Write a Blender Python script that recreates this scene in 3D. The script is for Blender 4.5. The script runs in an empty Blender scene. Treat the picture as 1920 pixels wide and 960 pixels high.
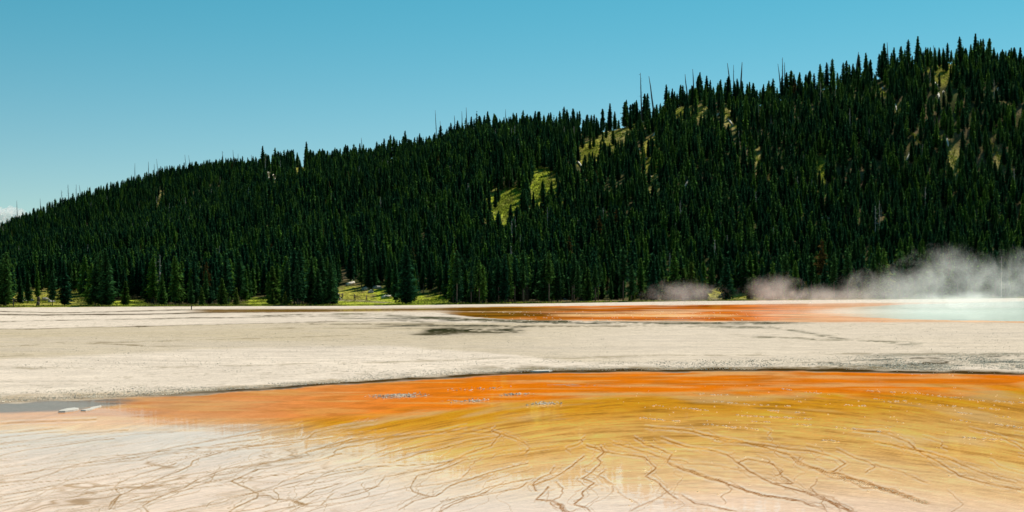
import bpy, math, random
import numpy as np
from mathutils import Vector, Matrix

random.seed(7)
RNG = np.random.default_rng(11)
S = bpy.context.scene
C = S.collection

# ------------------------------------------------------------------ camera, sky, sun, exposure
F = 2400.0          # focal length in photograph pixels (1920 wide)
CX, HY = 960.0, 548.0   # principal column and horizon row of the photograph
H = 2.6             # eye height over the terrace (a low boardwalk)

cam_d = bpy.data.cameras.new("camera")
cam = bpy.data.objects.new("camera", cam_d)
C.objects.link(cam)
cam.location = (0, 0, H)
cam.rotation_euler = (math.radians(90), 0, 0)
cam_d.sensor_width = 36.0
cam_d.lens = 36.0 * F / 1920.0
cam_d.shift_y = (HY - 480.0) / 1920.0
cam_d.clip_start = 0.1
cam_d.clip_end = 30000
S.camera = cam

SUN_AZ = math.radians(32)     # to the right of the view, beyond the hill
SUN_EL = math.radians(50)
world = bpy.data.worlds.new("World")
S.world = world
world.use_nodes = True
wn = world.node_tree
wn.nodes.clear()
sky = wn.nodes.new("ShaderNodeTexSky")
sky.sky_type = 'NISHITA'
sky.sun_disc = False
sky.sun_elevation = SUN_EL
sky.sun_rotation = SUN_AZ
sky.altitude = 2200
sky.air_density = 1.0
sky.dust_density = 0.6
sky.ozone_density = 2.0
tint = wn.nodes.new("ShaderNodeMix"); tint.data_type = 'RGBA'; tint.blend_type = 'MULTIPLY'
tint.inputs[0].default_value = 1.0
wtc = wn.nodes.new("ShaderNodeTexCoord"); wsx = wn.nodes.new("ShaderNodeSeparateXYZ")
wmr = wn.nodes.new("ShaderNodeMapRange"); wmr.interpolation_type = 'SMOOTHSTEP'
wmr.inputs[1].default_value = 0.02; wmr.inputs[2].default_value = 0.26
wmx = wn.nodes.new("ShaderNodeMix"); wmx.data_type = 'RGBA'
wmx.inputs[6].default_value = (0.86, 0.96, 0.82, 1)
wmx.inputs[7].default_value = (0.36, 1.08, 0.90, 1)
wn.links.new(wtc.outputs['Generated'], wsx.inputs[0]); wn.links.new(wsx.outputs[2], wmr.inputs[0])
wn.links.new(wmr.outputs[0], wmx.inputs[0]); wn.links.new(wmx.outputs[2], tint.inputs[7])
bg = wn.nodes.new("ShaderNodeBackground"); bg.inputs[1].default_value = 0.10
wo = wn.nodes.new("ShaderNodeOutputWorld")
wn.links.new(sky.outputs[0], tint.inputs[6])
wn.links.new(tint.outputs[2], bg.inputs[0])
wn.links.new(bg.outputs[0], wo.inputs[0])

sun_d = bpy.data.lights.new("sun", 'SUN')
sun_d.energy = 4.9
sun_d.angle = math.radians(0.53)
sun_d.color = (1.0, 0.93, 0.82)
sun = bpy.data.objects.new("sun", sun_d)
C.objects.link(sun)
sdir = Vector((math.sin(SUN_AZ)*math.cos(SUN_EL), math.cos(SUN_AZ)*math.cos(SUN_EL), math.sin(SUN_EL)))
sun.rotation_euler = sdir.to_track_quat('Z', 'Y').to_euler()
sun.location = (0, 0, 60)

S.view_settings.view_transform = 'Standard'
S.view_settings.look = 'None'
S.view_settings.exposure = 0.0
S.view_settings.gamma = 1.0
S.render.engine = 'CYCLES'
S.cycles.volume_bounces = 4
S.cycles.max_bounces = 12

# ------------------------------------------------------------------ helpers
def tag(o, label=None, cat=None, group=None, kind=None):
    if label: o['label'] = label
    if cat: o['category'] = cat
    if group: o['group'] = group
    if kind: o['kind'] = kind
    return o

def empty(name, loc, label, cat, group=None):
    o = bpy.data.objects.new(name, None); C.objects.link(o)
    o.location = loc; o.empty_display_size = 0.5
    return tag(o, label, cat, group)

def link(name, me, parent=None):
    o = bpy.data.objects.new(name, me); C.objects.link(o)
    if parent: o.parent = parent
    return o

def mesh_np(name, V, Fc, mat=None, smooth=False):
    """V (n,3); Fc (m,k) all faces with k corners"""
    V = np.asarray(V, np.float32); Fc = np.asarray(Fc, np.int32)
    me = bpy.data.meshes.new(name)
    k = Fc.shape[1]
    me.vertices.add(len(V)); me.vertices.foreach_set('co', V.ravel())
    me.loops.add(Fc.size); me.loops.foreach_set('vertex_index', Fc.ravel())
    me.polygons.add(len(Fc)); me.polygons.foreach_set('loop_start', np.arange(0, Fc.size, k, dtype=np.int32))
    me.polygons.foreach_set('use_smooth', np.full(len(Fc), smooth))
    me.update(calc_edges=True)
    if mat: me.materials.append(mat)
    return me

def mesh_py(name, V, Fc, mat=None, smooth=False):
    me = bpy.data.meshes.new(name)
    me.from_pydata([tuple(v) for v in V], [], Fc); me.update()
    if smooth: me.polygons.foreach_set('use_smooth', [True]*len(me.polygons))
    if mat: me.materials.append(mat)
    return me

def hsh(ix, iy, seed):
    n = (ix.astype(np.int64)*374761393 + iy.astype(np.int64)*668265263 + seed*1442695041) & 0xffffffff
    n = ((n ^ (n >> 13)) * 1274126177) & 0xffffffff
    n = n ^ (n >> 16)
    return (n & 0xffffff).astype(np.float32)/float(0xffffff)

def vnoise(x, y, seed=0):
    ix = np.floor(x); iy = np.floor(y); fx = (x-ix).astype(np.float32); fy = (y-iy).astype(np.float32)
    fx = fx*fx*(3-2*fx); fy = fy*fy*(3-2*fy)
    a = hsh(ix, iy, seed); b = hsh(ix+1, iy, seed); c = hsh(ix, iy+1, seed); d = hsh(ix+1, iy+1, seed)
    return (a*(1-fx)+b*fx)*(1-fy) + (c*(1-fx)+d*fx)*fy

def fbm(x, y, oct=4, seed=0, gain=0.5):
    s = 0; a = 1; t = 0
    for o in range(oct):
        s = s + a*vnoise(x*2**o + 17.3*o, y*2**o - 9.1*o, seed+o); t += a; a *= gain
    return s/t*2-1           # -1..1

def sm(a, b, x):
    t = np.clip((x-a)/(b-a), 0, 1); return t*t*(3-2*t)

def curve(pts):
    xs = [p[0] for p in pts]; ys = [p[1] for p in pts]
    return lambda x: np.interp(x, xs, ys)

# ------------------------------------------------------------------ terrain
shore_py = curve([(-6000,581),(0,577),(400,574.5),(640,574),(840,571.5),(960,570),(1100,568),(1300,565),(1500,563),(1920,559),(8000,556)])
shore_Y = curve([(-6000,245),(0,250),(640,262),(840,275),(1100,300),(1300,315),(1920,345),(8000,350)])
near_top = curve([(-3000,500),(-300,478),(0,455),(150,430),(250,408),(350,378),(400,357),(450,330),(500,289),(550,285),(600,282),(650,279),(700,277),(760,262),(800,254),(850,240),(900,224),(950,219),(1000,219),(1100,216),(1150,209),(1200,193),(1230,187),(1260,171),(1300,152),(1330,150),(1380,158),(1420,163),(1450,155),(1500,144),(1550,132),(1600,121),(1650,110),(1700,92),(1750,84),(1800,82),(1850,86),(1900,96),(1930,98),(2300,85),(4000,140)])
near_D = curve([(-3000,700),(0,720),(300,770),(500,780),(760,700),(1300,620),(1900,600),(4000,600)])
far_top = curve([(-3000,620),(-300,470),(0,426),(60,403),(100,388),(130,377),(170,364),(200,354),(250,337),(300,323),(350,313),(400,306),(450,303),(500,304),(560,312),(640,340),(800,420),(1000,560)])
FAR_D = 1300.0
TREE = 10.2

def shore_z(px): return H - (shore_py(px)-HY)/F*shore_Y(px)

def ground_z(px, Y):
    """the nearly level sinter terrace between the boardwalk and the far shore"""
    y0 = shore_Y(px)
    return shore_z(px)*sm(60, 1.0, np.clip((Y-60)/(y0-60), 0, 1)*(-59)+60) if False else shore_z(px)*np.clip((Y-60)/(y0-60), 0, 1.1)**1.3

def hill_z(px, Y):
    y0 = shore_Y(px); zs = shore_z(px)
    dn = near_D(px)
    zn = H + (HY-near_top(px))/F*dn - TREE*0.93
    foot = zs + 0.10 + 0.009*np.clip(Y-y0, 0, 55)
    t = np.clip((Y-(y0+42))/(dn-(y0+42)), 0, 1)
    g = 0.55*t + 0.45*t*t*(3-2*t)
    g = g*sm(0, 0.10, t) + 0
    near = foot + (zn-foot)*g
    x = (px-CX)/F*Y
    und = fbm(x/70+3, Y/70, 3, 5)*5.0 + fbm(x/22, Y/22, 2, 9)*1.2
    near = near + und*np.sin(np.pi*np.clip(t, 0, 1))
    near = np.where(Y > dn, zn - (Y-dn)*0.16 - ((Y-dn)/140)**2, near)
    zf = H + (HY-far_top(px))/F*FAR_D - TREE*0.75
    tf = np.clip((Y-820)/(FAR_D-820), 0, 1)
    far = zs + (zf-zs)*(0.5*tf+0.5*tf*tf*(3-2*tf))
    far = far + fbm(x/90, Y/90, 3, 25)*5*np.sin(np.pi*tf)
    far = np.where(Y > FAR_D, zf-(Y-FAR_D)*0.3, far)
    far = np.where(px < 1000, far, -40)
    return np.maximum(near, far)

def hill_pt(px, py):
    """first point of the hillside seen at a photograph position"""
    ys = np.arange(float(shore_Y(px)), 1400, 1.0)
    z = hill_z(np.full_like(ys, px), ys)
    el = HY - (z-H)/ys*F
    i = np.argmax(el <= py)
    if el[i] > py: i = int(np.argmin(el))
    Y = ys[i]
    return Vector(((px-CX)/F*Y, Y, float(z[i])))

def gpt(px, py):
    Y = H*F/(py-HY)
    for _ in range(12): Y = (H-float(ground_z(px, Y)))*F/(py-HY)
    return Vector(((px-CX)/F*Y, Y, float(ground_z(px, Y))))

# ------------------------------------------------------------------ materials
def new_mat(name):
    m = bpy.data.materials.new(name); m.use_nodes = True
    nt = m.node_tree; nt.nodes.clear()
    out = nt.nodes.new("ShaderNodeOutputMaterial")
    return m, nt, out

def N(nt, t, **kw):
    n = nt.nodes.new(t)
    for k, v in kw.items(): setattr(n, k, v)
    return n

def simple_mat(name, col, rough=0.8, var=0.3, scale=3.0, bump=0.3):
    m, nt, out = new_mat(name)
    b = N(nt, "ShaderNodeBsdfPrincipled")
    tc = N(nt, "ShaderNodeTexCoord"); no = N(nt, "ShaderNodeTexNoise"); no.inputs['Scale'].default_value = scale
    no.inputs['Detail'].default_value = 5
    mp = N(nt, "ShaderNodeMapRange"); mp.inputs[1].default_value = 0.3; mp.inputs[2].default_value = 0.7
    mp.inputs[3].default_value = 1-var; mp.inputs[4].default_value = 1+var
    mx = N(nt, "ShaderNodeMix", data_type='RGBA', blend_type='MULTIPLY'); mx.inputs[0].default_value = 1
    mx.inputs[6].default_value = (*col, 1)
    bp = N(nt, "ShaderNodeBump"); bp.inputs['Strength'].default_value = bump
    L = nt.links.new
    L(tc.outputs['Object'], no.inputs['Vector']); L(no.outputs[0], mp.inputs[0]); L(mp.outputs[0], mx.inputs[7])
    L(mx.outputs[2], b.inputs['Base Color']); L(no.outputs[0], bp.inputs['Height']); L(bp.outputs[0], b.inputs['Normal'])
    b.inputs['Roughness'].default_value = rough
    L(b.outputs[0], out.inputs[0])
    return m

def ground_mat(name):
    m, nt, out = new_mat(name); L = nt.links.new
    b = N(nt, "ShaderNodeBsdfPrincipled")
    at = N(nt, "ShaderNodeAttribute", attribute_name="col")
    geo = N(nt, "ShaderNodeNewGeometry")
    # fine grain and crust mottling
    n1 = N(nt, "ShaderNodeTexNoise"); n1.inputs['Scale'].default_value = 7.0; n1.inputs['Detail'].default_value = 8; n1.inputs['Roughness'].default_value = 0.7
    n2 = N(nt, "ShaderNodeTexNoise"); n2.inputs['Scale'].default_value = 0.9; n2.inputs['Detail'].default_value = 6
    L(geo.outputs['Position'], n1.inputs['Vector']); L(geo.outputs['Position'], n2.inputs['Vector'])
    dry = N(nt, "ShaderNodeMath", operation='SUBTRACT'); dry.inputs[0].default_value = 1.0; L(at.outputs['Alpha'], dry.inputs[1])
    amp = N(nt, "ShaderNodeMapRange"); amp.inputs[3].default_value = 0.10; amp.inputs[4].default_value = 0.42; L(dry.outputs[0], amp.inputs[0])
    c1 = N(nt, "ShaderNodeMath", operation='SUBTRACT'); L(n1.outputs[0], c1.inputs[0]); c1.inputs[1].default_value = 0.5
    c2 = N(nt, "ShaderNodeMath", operation='SUBTRACT'); L(n2.outputs[0], c2.inputs[0]); c2.inputs[1].default_value = 0.5
    s = N(nt, "ShaderNodeMath", operation='MULTIPLY_ADD'); L(c1.outputs[0], s.inputs[0]); s.inputs[1].default_value = 2.4; L(c2.outputs[0], s.inputs[2])
    s2 = N(nt, "ShaderNodeMath", operation='MULTIPLY_ADD'); L(s.outputs[0], s2.inputs[0]); L(amp.outputs[0], s2.inputs[1]); s2.inputs[2].default_value = 1.0
    mx = N(nt, "ShaderNodeMix", data_type='RGBA', blend_type='MULTIPLY'); mx.inputs[0].default_value = 1
    L(at.outputs['Color'], mx.inputs[6]); L(s2.outputs[0], mx.inputs[7])
    L(mx.outputs[2], b.inputs['Base Color'])
    b.inputs['Roughness'].default_value = 0.75
    b.inputs['Specular IOR Level'].default_value = 0.0
    # relief: rough crust where dry, hardly any on the water film
    bs = N(nt, "ShaderNodeMapRange"); bs.inputs[3].default_value = 0.0; bs.inputs[4].default_value = 0.5; L(dry.outputs[0], bs.inputs[0])
    bp = N(nt, "ShaderNodeBump"); bp.inputs['Distance'].default_value = 0.05
    L(bs.outputs[0], bp.inputs['Strength']); L(n1.outputs[0], bp.inputs['Height']); L(bp.outputs[0], b.inputs['Normal'])
    # the film of water lying on the mats
    L(at.outputs['Alpha'], b.inputs['Coat Weight'])
    b.inputs['Coat IOR'].default_value = 1.33
    b.inputs['Coat Roughness'].default_value = 0.02
    w = N(nt, "ShaderNodeTexNoise"); w.inputs['Scale'].default_value = 9.0; w.inputs['Detail'].default_value = 3
    L(geo.outputs['Position'], w.inputs['Vector'])
    wb = N(nt, "ShaderNodeBump"); wb.inputs['Strength'].default_value = 0.02; wb.inputs['Distance'].default_value = 0.02
    L(w.outputs[0], wb.inputs['Height']); L(wb.outputs[0], b.inputs['Coat Normal'])
    L(b.outputs[0], out.inputs[0])
    return m

def foliage_mat(name, c_lo, c_hi, transl=0.22):
    m, nt, out = new_mat(name); L = nt.links.new
    oi = N(nt, "ShaderNodeObjectInfo"); geo = N(nt, "ShaderNodeNewGeometry")
    mx = N(nt, "ShaderNodeMix", data_type='RGBA'); mx.inputs[6].default_value = (*c_lo, 1); mx.inputs[7].default_value = (*c_hi, 1)
    pw = N(nt, "ShaderNodeMath", operation='POWER'); pw.inputs[1].default_value = 2.6; L(oi.outputs['Random'], pw.inputs[0]); L(pw.outputs[0], mx.inputs[0])
    mr = N(nt, "ShaderNodeMapRange"); mr.inputs[3].default_value = 0.50; mr.inputs[4].default_value = 2.6
    pi_ = N(nt, "ShaderNodeMath", operation='POWER'); pi_.inputs[1].default_value = 3.0; L(geo.outputs['Random Per Island'], pi_.inputs[0]); L(pi_.outputs[0], mr.inputs[0])  # random clump tone; the brightest put sunlit highlights into the colour
    m2 = N(nt, "ShaderNodeMix", data_type='RGBA', blend_type='MULTIPLY'); m2.inputs[0].default_value = 1
    L(mx.outputs[2], m2.inputs[6]); L(mr.outputs[0], m2.inputs[7])
    d = N(nt, "ShaderNodeBsdfDiffuse"); t = N(nt, "ShaderNodeBsdfTranslucent")
    L(m2.outputs[2], d.inputs[0]); L(m2.outputs[2], t.inputs[0])
    ms = N(nt, "ShaderNodeMixShader"); ms.inputs[0].default_value = transl
    L(d.outputs[0], ms.inputs[1]); L(t.outputs[0], ms.inputs[2]); L(ms.outputs[0], out.inputs[0])
    return m

M_ground = ground_mat("sinter_and_mats")
M_pine = foliage_mat("pine_needles", (0.023, 0.085, 0.040), (0.125, 0.250, 0.040), 0.48)
M_young = foliage_mat("young_pine_needles", (0.08, 0.155, 0.03), (0.17, 0.21, 0.04), 0.42)
M_yellow = foliage_mat("yellowing_needles", (0.12, 0.085, 0.025), (0.13, 0.095, 0.03), 0.3)
M_bark = simple_mat("bark", (0.10, 0.075, 0.055), 0.9, 0.3, 2.0)
M_dead = simple_mat("weathered_dead_wood", (0.10, 0.10, 0.10), 0.85, 0.3, 2.0)
M_log = simple_mat("bleached_log_wood", (0.72, 0.66, 0.54), 0.8, 0.25, 1.5)
M_rock = simple_mat("pale_rock", (0.42, 0.38, 0.32), 0.85, 0.35, 1.2)
M_slab = simple_mat("white_sinter_slab", (0.62, 0.56, 0.48), 0.7, 0.12, 6.0)
M_post = simple_mat("dark_post_wood", (0.06, 0.05, 0.045), 0.8, 0.3, 4.0)

# ------------------------------------------------------------------ rills: traced channels in the sinter
RILLS = [  # (width, strength, points in photograph pixels lying on the terrace)
 (1.0,.8,[(205,955),(225,927),(300,897),(358,873),(360,863),(408,848),(433,843),(492,833),(575,822),(592,810),(640,800),(700,792)]),
 (1.5,1.0,[(205,952),(212,940),(225,927)]),
 (1.0,.7,[(225,927),(213,914),(226,903),(290,880),(330,868)]),
 (1.0,.6,[(0,905),(60,900),(150,868),(260,852),(330,838),(420,822),(500,806),(560,798)]),
 (1.1,.8,[(278,960),(268,948),(300,930),(342,915),(380,895),(433,877),(483,872),(580,853),(575,848),(620,833),(660,822)]),
 (.9,.7,[(483,880),(530,872),(580,866),(640,850)]),
 (1.2,.95,[(483,880),(445,897),(433,902),(458,913),(483,925),(480,933),(442,952),(430,960)]),
 (1.1,.9,[(483,930),(508,930),(517,937),(547,937)]),
 (2.2,1.2,[(547,938),(562,943),(573,948)]),
 (1.0,.8,[(547,937),(563,937),(593,918),(620,912),(640,905)]),
 (.9,.7,[(545,960),(562,950),(600,948),(612,935),(625,925)]),
 (1.0,.6,[(640,830),(700,822),(786,812),(860,809),(930,810)]),
 (1.1,.7,[(930,810),(985,828),(994,840),(985,850)]),
 (1.0,.7,[(640,927),(702,914),(723,893),(815,877),(873,852),(925,835),(932,822),(940,812)]),
 (1.0,.85,[(748,956),(777,939),(807,931),(773,922),(769,914),(782,893),(836,877),(877,860)]),
 (1.0,.8,[(807,931),(815,931),(844,910),(907,889),(990,868)]),
 (1.0,.8,[(823,960),(873,935),(895,930),(944,904)]),
 (1.1,.9,[(1005,920),(998,909),(1018,903),(1043,892),(1077,870),(1095,855)]),
 (1.0,.7,[(998,909),(1012,897),(1030,888),(1040,875)]),
 (1.2,.9,[(1028,912),(1023,917),(1018,925),(1007,937),(1033,938)]),
 (2.2,1.1,[(1033,938),(1050,948),(1060,962)]),
 (1.1,1.0,[(1127,838),(1133,847),(1120,860),(1127,867),(1112,883),(1093,897),(1112,905),(1090,923),(1093,930),(1077,945),(1103,952),(1107,960)]),
 (1.0,.7,[(1135,880),(1123,892),(1148,908),(1146,923)]),
 (1.1,.9,[(1100,835),(1135,848),(1167,852),(1207,857),(1230,877)]),
 (1.1,.9,[(1230,877),(1213,892),(1235,905),(1252,923),(1270,935)]),
 (1.0,.8,[(1190,820),(1207,832),(1227,838),(1260,852),(1252,867)]),
 (1.5,1.0,[(1252,867),(1280,880),(1334,897),(1380,913),(1426,927),(1501,939),(1547,956)]),
 (.9,.8,[(1150,830),(1200,845),(1250,860),(1290,867)]),
 (1.1,.8,[(1240,822),(1280,835),(1330,843),(1363,852),(1384,868)]),
 (1.3,.95,[(1384,868),(1400,880),(1422,893),(1447,906),(1509,922)]),
 (2.3,1.0,[(1509,922),(1550,937),(1600,960)]),
 (.9,.9,[(1384,868),(1405,860),(1451,870),(1467,893),(1488,906),(1447,906)]),
 (1.1,.9,[(1210,800),(1280,806),(1334,818),(1405,831),(1480,852)]),
 (1.7,1.0,[(1480,852),(1497,868),(1555,887)]),
 (2.8,1.25,[(1555,887),(1613,902),(1667,920),(1738,943)]),
 (1.0,.9,[(1340,823),(1395,830),(1455,839),(1530,847),(1572,860),(1584,870),(1560,885)]),
 (1.2,.8,[(1600,806),(1651,810),(1705,827),(1717,843),(1735,848)]),
 (1.1,.8,[(1640,828),(1722,845),(1776,877),(1801,893),(1863,910),(1913,918)]),
 (1.0,.7,[(1722,845),(1780,860),(1826,881),(1863,897),(1905,906)]),
 (1.3,.9,[(1280,929),(1305,943),(1380,958)]),
 (.9,.6,[(1280,868),(1326,870),(1405,885)]),
 (.9,.6,[(1640,870),(1690,885),(1740,905)]),
 (.9,.6,[(0,832),(60,826),(110,818),(170,812),(240,806)]),
 (.9,.6,[(0,895),(90,880),(170,872),(260,862),(300,850),(370,842)]),
 (.9,.5,[(40,945),(100,915),(130,900),(190,880)]),
 (.9,.6,[(1180,960),(1205,948),(1240,930),(1260,915)]),
]
RIDGES = [  # small terrace lips crossing the flow, where the sun sparkles
 [(1466,730),(1520,737),(1560,740)],[(1620,733),(1710,738),(1830,750),(1920,756)],[(1460,748),(1530,757),(1650,764)],
 [(1355,763),(1430,769),(1510,775)],[(1380,778),(1450,783),(1520,786)],[(1400,790),(1550,800),(1650,810)],
 [(1650,752),(1760,760),(1920,772)],[(1730,768),(1840,778),(1920,786)],[(1780,787),(1870,796),(1920,803)],[(1540,826),(1640,832)],
 [(1320,752),(1400,758),(1480,762)],[(1800,820),(1880,826)],[(1200,783),(1300,794),(1420,806)],[(1300,738),(1420,745)],
 [(1225,760),(1330,770)],[(1600,745),(1700,752)],
]

def rough_line(pts, seed, step=6.0, amp=2.4):
    r = random.Random(seed); out = []
    for (x0, y0), (x1, y1) in zip(pts[:-1], pts[1:]):
        n = max(2, int(math.hypot(x1-x0, (y1-y0)*2)/step))
        for i in range(n):
            t = i/n; out.append((x0+(x1-x0)*t, y0+(y1-y0)*t))
    out.append(pts[-1])
    j = [0.0]*len(out); k = [0.0]*len(out)
    a = b = 0
    for i in range(1, len(out)-1):
        a = a*0.72 + r.uniform(-1, 1); b = b*0.72 + r.uniform(-1, 1)
        j[i] = a; k[i] = b
    return [(x+j[i]*amp, y+k[i]*amp*0.42) for i, (x, y) in enumerate(out)]

# ------------------------------------------------------------------ ground grid
cols = np.concatenate([[-6000,-3500,-2000,-1300,-900,-600], np.arange(-400, 2321, 2.0), [2500,2800,3200,4000,5500,8000]])
rows = np.concatenate([[6000,3000,2000,1500,1250,1100,1040,1000], np.arange(980, 700, -1.25), np.arange(700, 568, -0.6), [567,565.5,564,562.5,561,559.5]])
PXr = cols; Yr = H*F/(rows-HY)
PX, YY = np.meshgrid(PXr, Yr)           # rows x cols
XX = (PX-CX)/F*YY
ZZ = ground_z(PX, YY)
PY = HY + (H-ZZ)/YY*F
nr, nc = PX.shape

def raster_lines(lines, vs=1.0):
    """soft mask of polylines on the grid"""
    m = np.zeros(PX.shape, np.float32)
    c0 = 6; step = 2.0
    row_py = HY+(rows-HY)
    for w, s, pts in lines:
        for (x0, y0), (x1, y1) in zip(pts[:-1], pts[1:]):
            sx, sy = 2.2*w, 1.15*w*vs
            lo, hi = min(x0, x1)-4*sx, max(x0, x1)+4*sx
            ca = int((lo+400)/step)+c0; cb = int((hi+400)/step)+c0+1
            ca = max(ca, 0); cb = min(cb, nc)
            yl, yh = min(y0, y1)-4*sy, max(y0, y1)+4*sy
            ra = int(np.searchsorted(-rows, -yh)); rb = int(np.searchsorted(-rows, -yl))+1
            if ca >= cb or ra >= rb: continue
            gx = PX[ra:rb, ca:cb]/sx; gy = PY[ra:rb, ca:cb]/sy
            ax, ay, bx, by = x0/sx, y0/sy, x1/sx, y1/sy
            dx, dy = bx-ax, by-ay; L2 = dx*dx+dy*dy+1e-9
            t = np.clip(((gx-ax)*dx+(gy-ay)*dy)/L2, 0, 1)
            d2 = (gx-ax-t*dx)**2+(gy-ay-t*dy)**2
            m[ra:rb, ca:cb] = np.maximum(m[ra:rb, ca:cb], s*np.exp(-d2**1.4*1.1))
    return m

lines = []
for i, (w, s, pts) in enumerate(RILLS):
    if w < 1.4: lines.append((w*(.8 if pts[0][0] < 1150 else .9), s*.95, rough_line(pts, i, amp=1.5)))
    else:       # the big channels are bundles of strands over a stained bed
        c_ = rough_line(pts, i, amp=1.4, step=5)
        lines.append((w*1.1, .48, c_))
        for q_ in range(int(2+w*2.2)):
            rq = random.Random(i*31+q_); ph = rq.uniform(0, 6); am = rq.uniform(.6, 1.0)*w
            n0 = rq.randint(0, len(c_)//3); n1 = len(c_)-rq.randint(0, len(c_)//4)
            lines.append((rq.uniform(.35, .75), rq.uniform(.75, 1.15), [(x+math.sin(k_*.33+ph)*am*2.4+rq.uniform(-.8, .8), y+math.sin(k_*.29+ph*2)*am*1.2) for k_, (x, y) in enumerate(c_)][n0:max(n0+3, n1)]))
    for q_ in range(2): lines.append((w*0.5, s*(0.5-.12*q_), [(x+math.sin(k_*.21+i+q_*2)*9*(1+q_*.6), y+math.sin(k_*.17+i*2+q_)*3.2*(1+q_*.6)) for k_, (x, y) in enumerate(rough_line(pts, i+300+q_*500, amp=5))]))
def streamlines():
    rng = random.Random(77); out = []
    for k in range(150):
        px0 = rng.uniform(-150, 2000); py0 = rng.uniform(785, 935) if px0 < 1000 else rng.uniform(800, 930)
        if px0 > 1050 and k % 4: continue
        Y = H*F/(py0-HY); x = (px0-CX)/F*Y; P_ = []
        hd = 0.0; L_ = rng.uniform(1.5, 7); s_ = 0
        while s_ < L_ and Y > 13:
            dx, dy = x-4.8, Y-40.0; d = math.hypot(dx, dy); dx /= d; dy /= d
            hd = hd*.90 + rng.uniform(-.26, .26)
            c_, n_ = math.cos(hd), math.sin(hd); vx, vy = dx*c_-dy*n_, dx*n_+dy*c_
            P_.append((CX+x/Y*F, HY+H/Y*F)); x += vx*.10; Y += vy*.10; s_ += .10
        out.append((rng.uniform(.35, .75), rng.uniform(.35, .85), P_))
    return out
lines += streamlines()
rill = raster_lines(lines)
ridge = raster_lines([(0.8, 1.0, rough_line(p, 900+i, amp=1.2)) for i, p in enumerate(RIDGES)], 0.9)

# colour zones (bare mineral and microbial colours; wetness in alpha)
E1 = curve([(-400,764),(0,757),(290,744),(460,735),(640,723),(840,709),(1057,699),(1280,697),(1600,697),(1770,701),(1920,706),(2320,716)])
E2 = curve([(-400,812),(0,808),(200,811),(400,790),(640,775),(800,764),(960,750),(1150,738),(1280,734),(1500,739),(1600,735),(1700,729),(1920,725),(2320,722)])
E3 = curve([(-400,784),(0,779),(110,773),(200,763),(330,742),(400,700)])
E4 = curve([(-400,800),(300,805),(520,808),(640,822),(740,846),(850,868),(1000,872),(1200,868),(1400,858),(1600,862),(1920,896),(2320,930)])
def colmix(A, B, t): return A*(1-t[..., None]) + np.array(B, np.float32)*t[..., None]

fx, fy = 4.8, 40.0      # apex of the runoff fan
th = np.arctan2(XX-fx, fy-YY); rr = np.hypot(XX-fx, fy-YY)
nA = fbm(XX*0.35, YY*0.35, 5, 1)
nB = fbm(XX*1.3, YY*1.3, 4, 2)
nF = fbm(XX*4.0, YY*4.0, 3, 3)
nW = fbm(XX*0.05, YY*0.05, 5, 4)
streak = fbm(th*26 + nA*0.5, rr*0.35, 5, 6)
streak2 = fbm(th*90 + nA*0.6, rr*0.9, 3, 8)
streak3 = fbm(th*210 + nA*1.0 + nB*.5, rr*2.2, 3, 14)
streak4 = fbm(th*560 + nA*1.2, rr*5, 3, 15)
_dx = PX-1250
arc = np.where(_dx > 0, .00013*_dx**2, np.where(_dx > -380, .00027*_dx**2, .00027*380**2 - .205*(_dx+380)))
cq = PY - arc + nA*3 + nB*1.0      # runs across the shallow lips that ring the runoff fan
streak = .35*streak + .75*fbm(PX*.0045, cq*.075, 4, 6)
streak2 = fbm(PX*.009, cq*.21, 4, 8)*1.15
streak3 = fbm(PX*.018, cq*.48, 3, 14)
streak4 = fbm(PX*.05, cq*1.0, 2, 15)
bandx = fbm(XX*0.22, YY*1.1, 5, 12)
depthpx = (PY-HY)
wpy = PY + nA*np.clip(depthpx*0.028, 0, 7) + nB*np.clip(depthpx*0.012, 0, 3)

WHITE = (0.69, 0.575, 0.465); BEIGE = (0.50, 0.405, 0.28); PINK = (0.66, 0.54, 0.44)
col = np.empty(PX.shape+(3,), np.float32); col[:] = WHITE
wet = np.zeros(PX.shape, np.float32)
# beige gravelly crust
bt = curve([(-400,622),(0,618),(320,611),(640,604),(960,606),(1920,606),(2320,606)])
bb = curve([(-400,680),(0,674),(250,662),(500,652),(700,648),(900,660),(1100,680),(1920,690),(2320,690)])
tb = sm(-1, 1, (wpy-bt(PX))) * (1-sm(-3, 4, wpy-bb(PX)))
tb = tb*np.where(PX < 900, 1.0, np.clip(1-(PX-900)/500, .35, 1))
col = colmix(col, BEIGE, np.clip(tb*(0.75+0.5*nW+0.3*bandx), 0, 1))
# general tonal bands
sp = sm(.28, .6, fbm(XX*3.1, YY*3.1, 3, 33))*np.clip(.6+1.2*nW, 0, 1)
col = col*(1+0.17*bandx[..., None]+0.06*nF[..., None]+0.10*nW[..., None])
col = colmix(col, (0.30, 0.235, 0.15), sp*.55)
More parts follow.
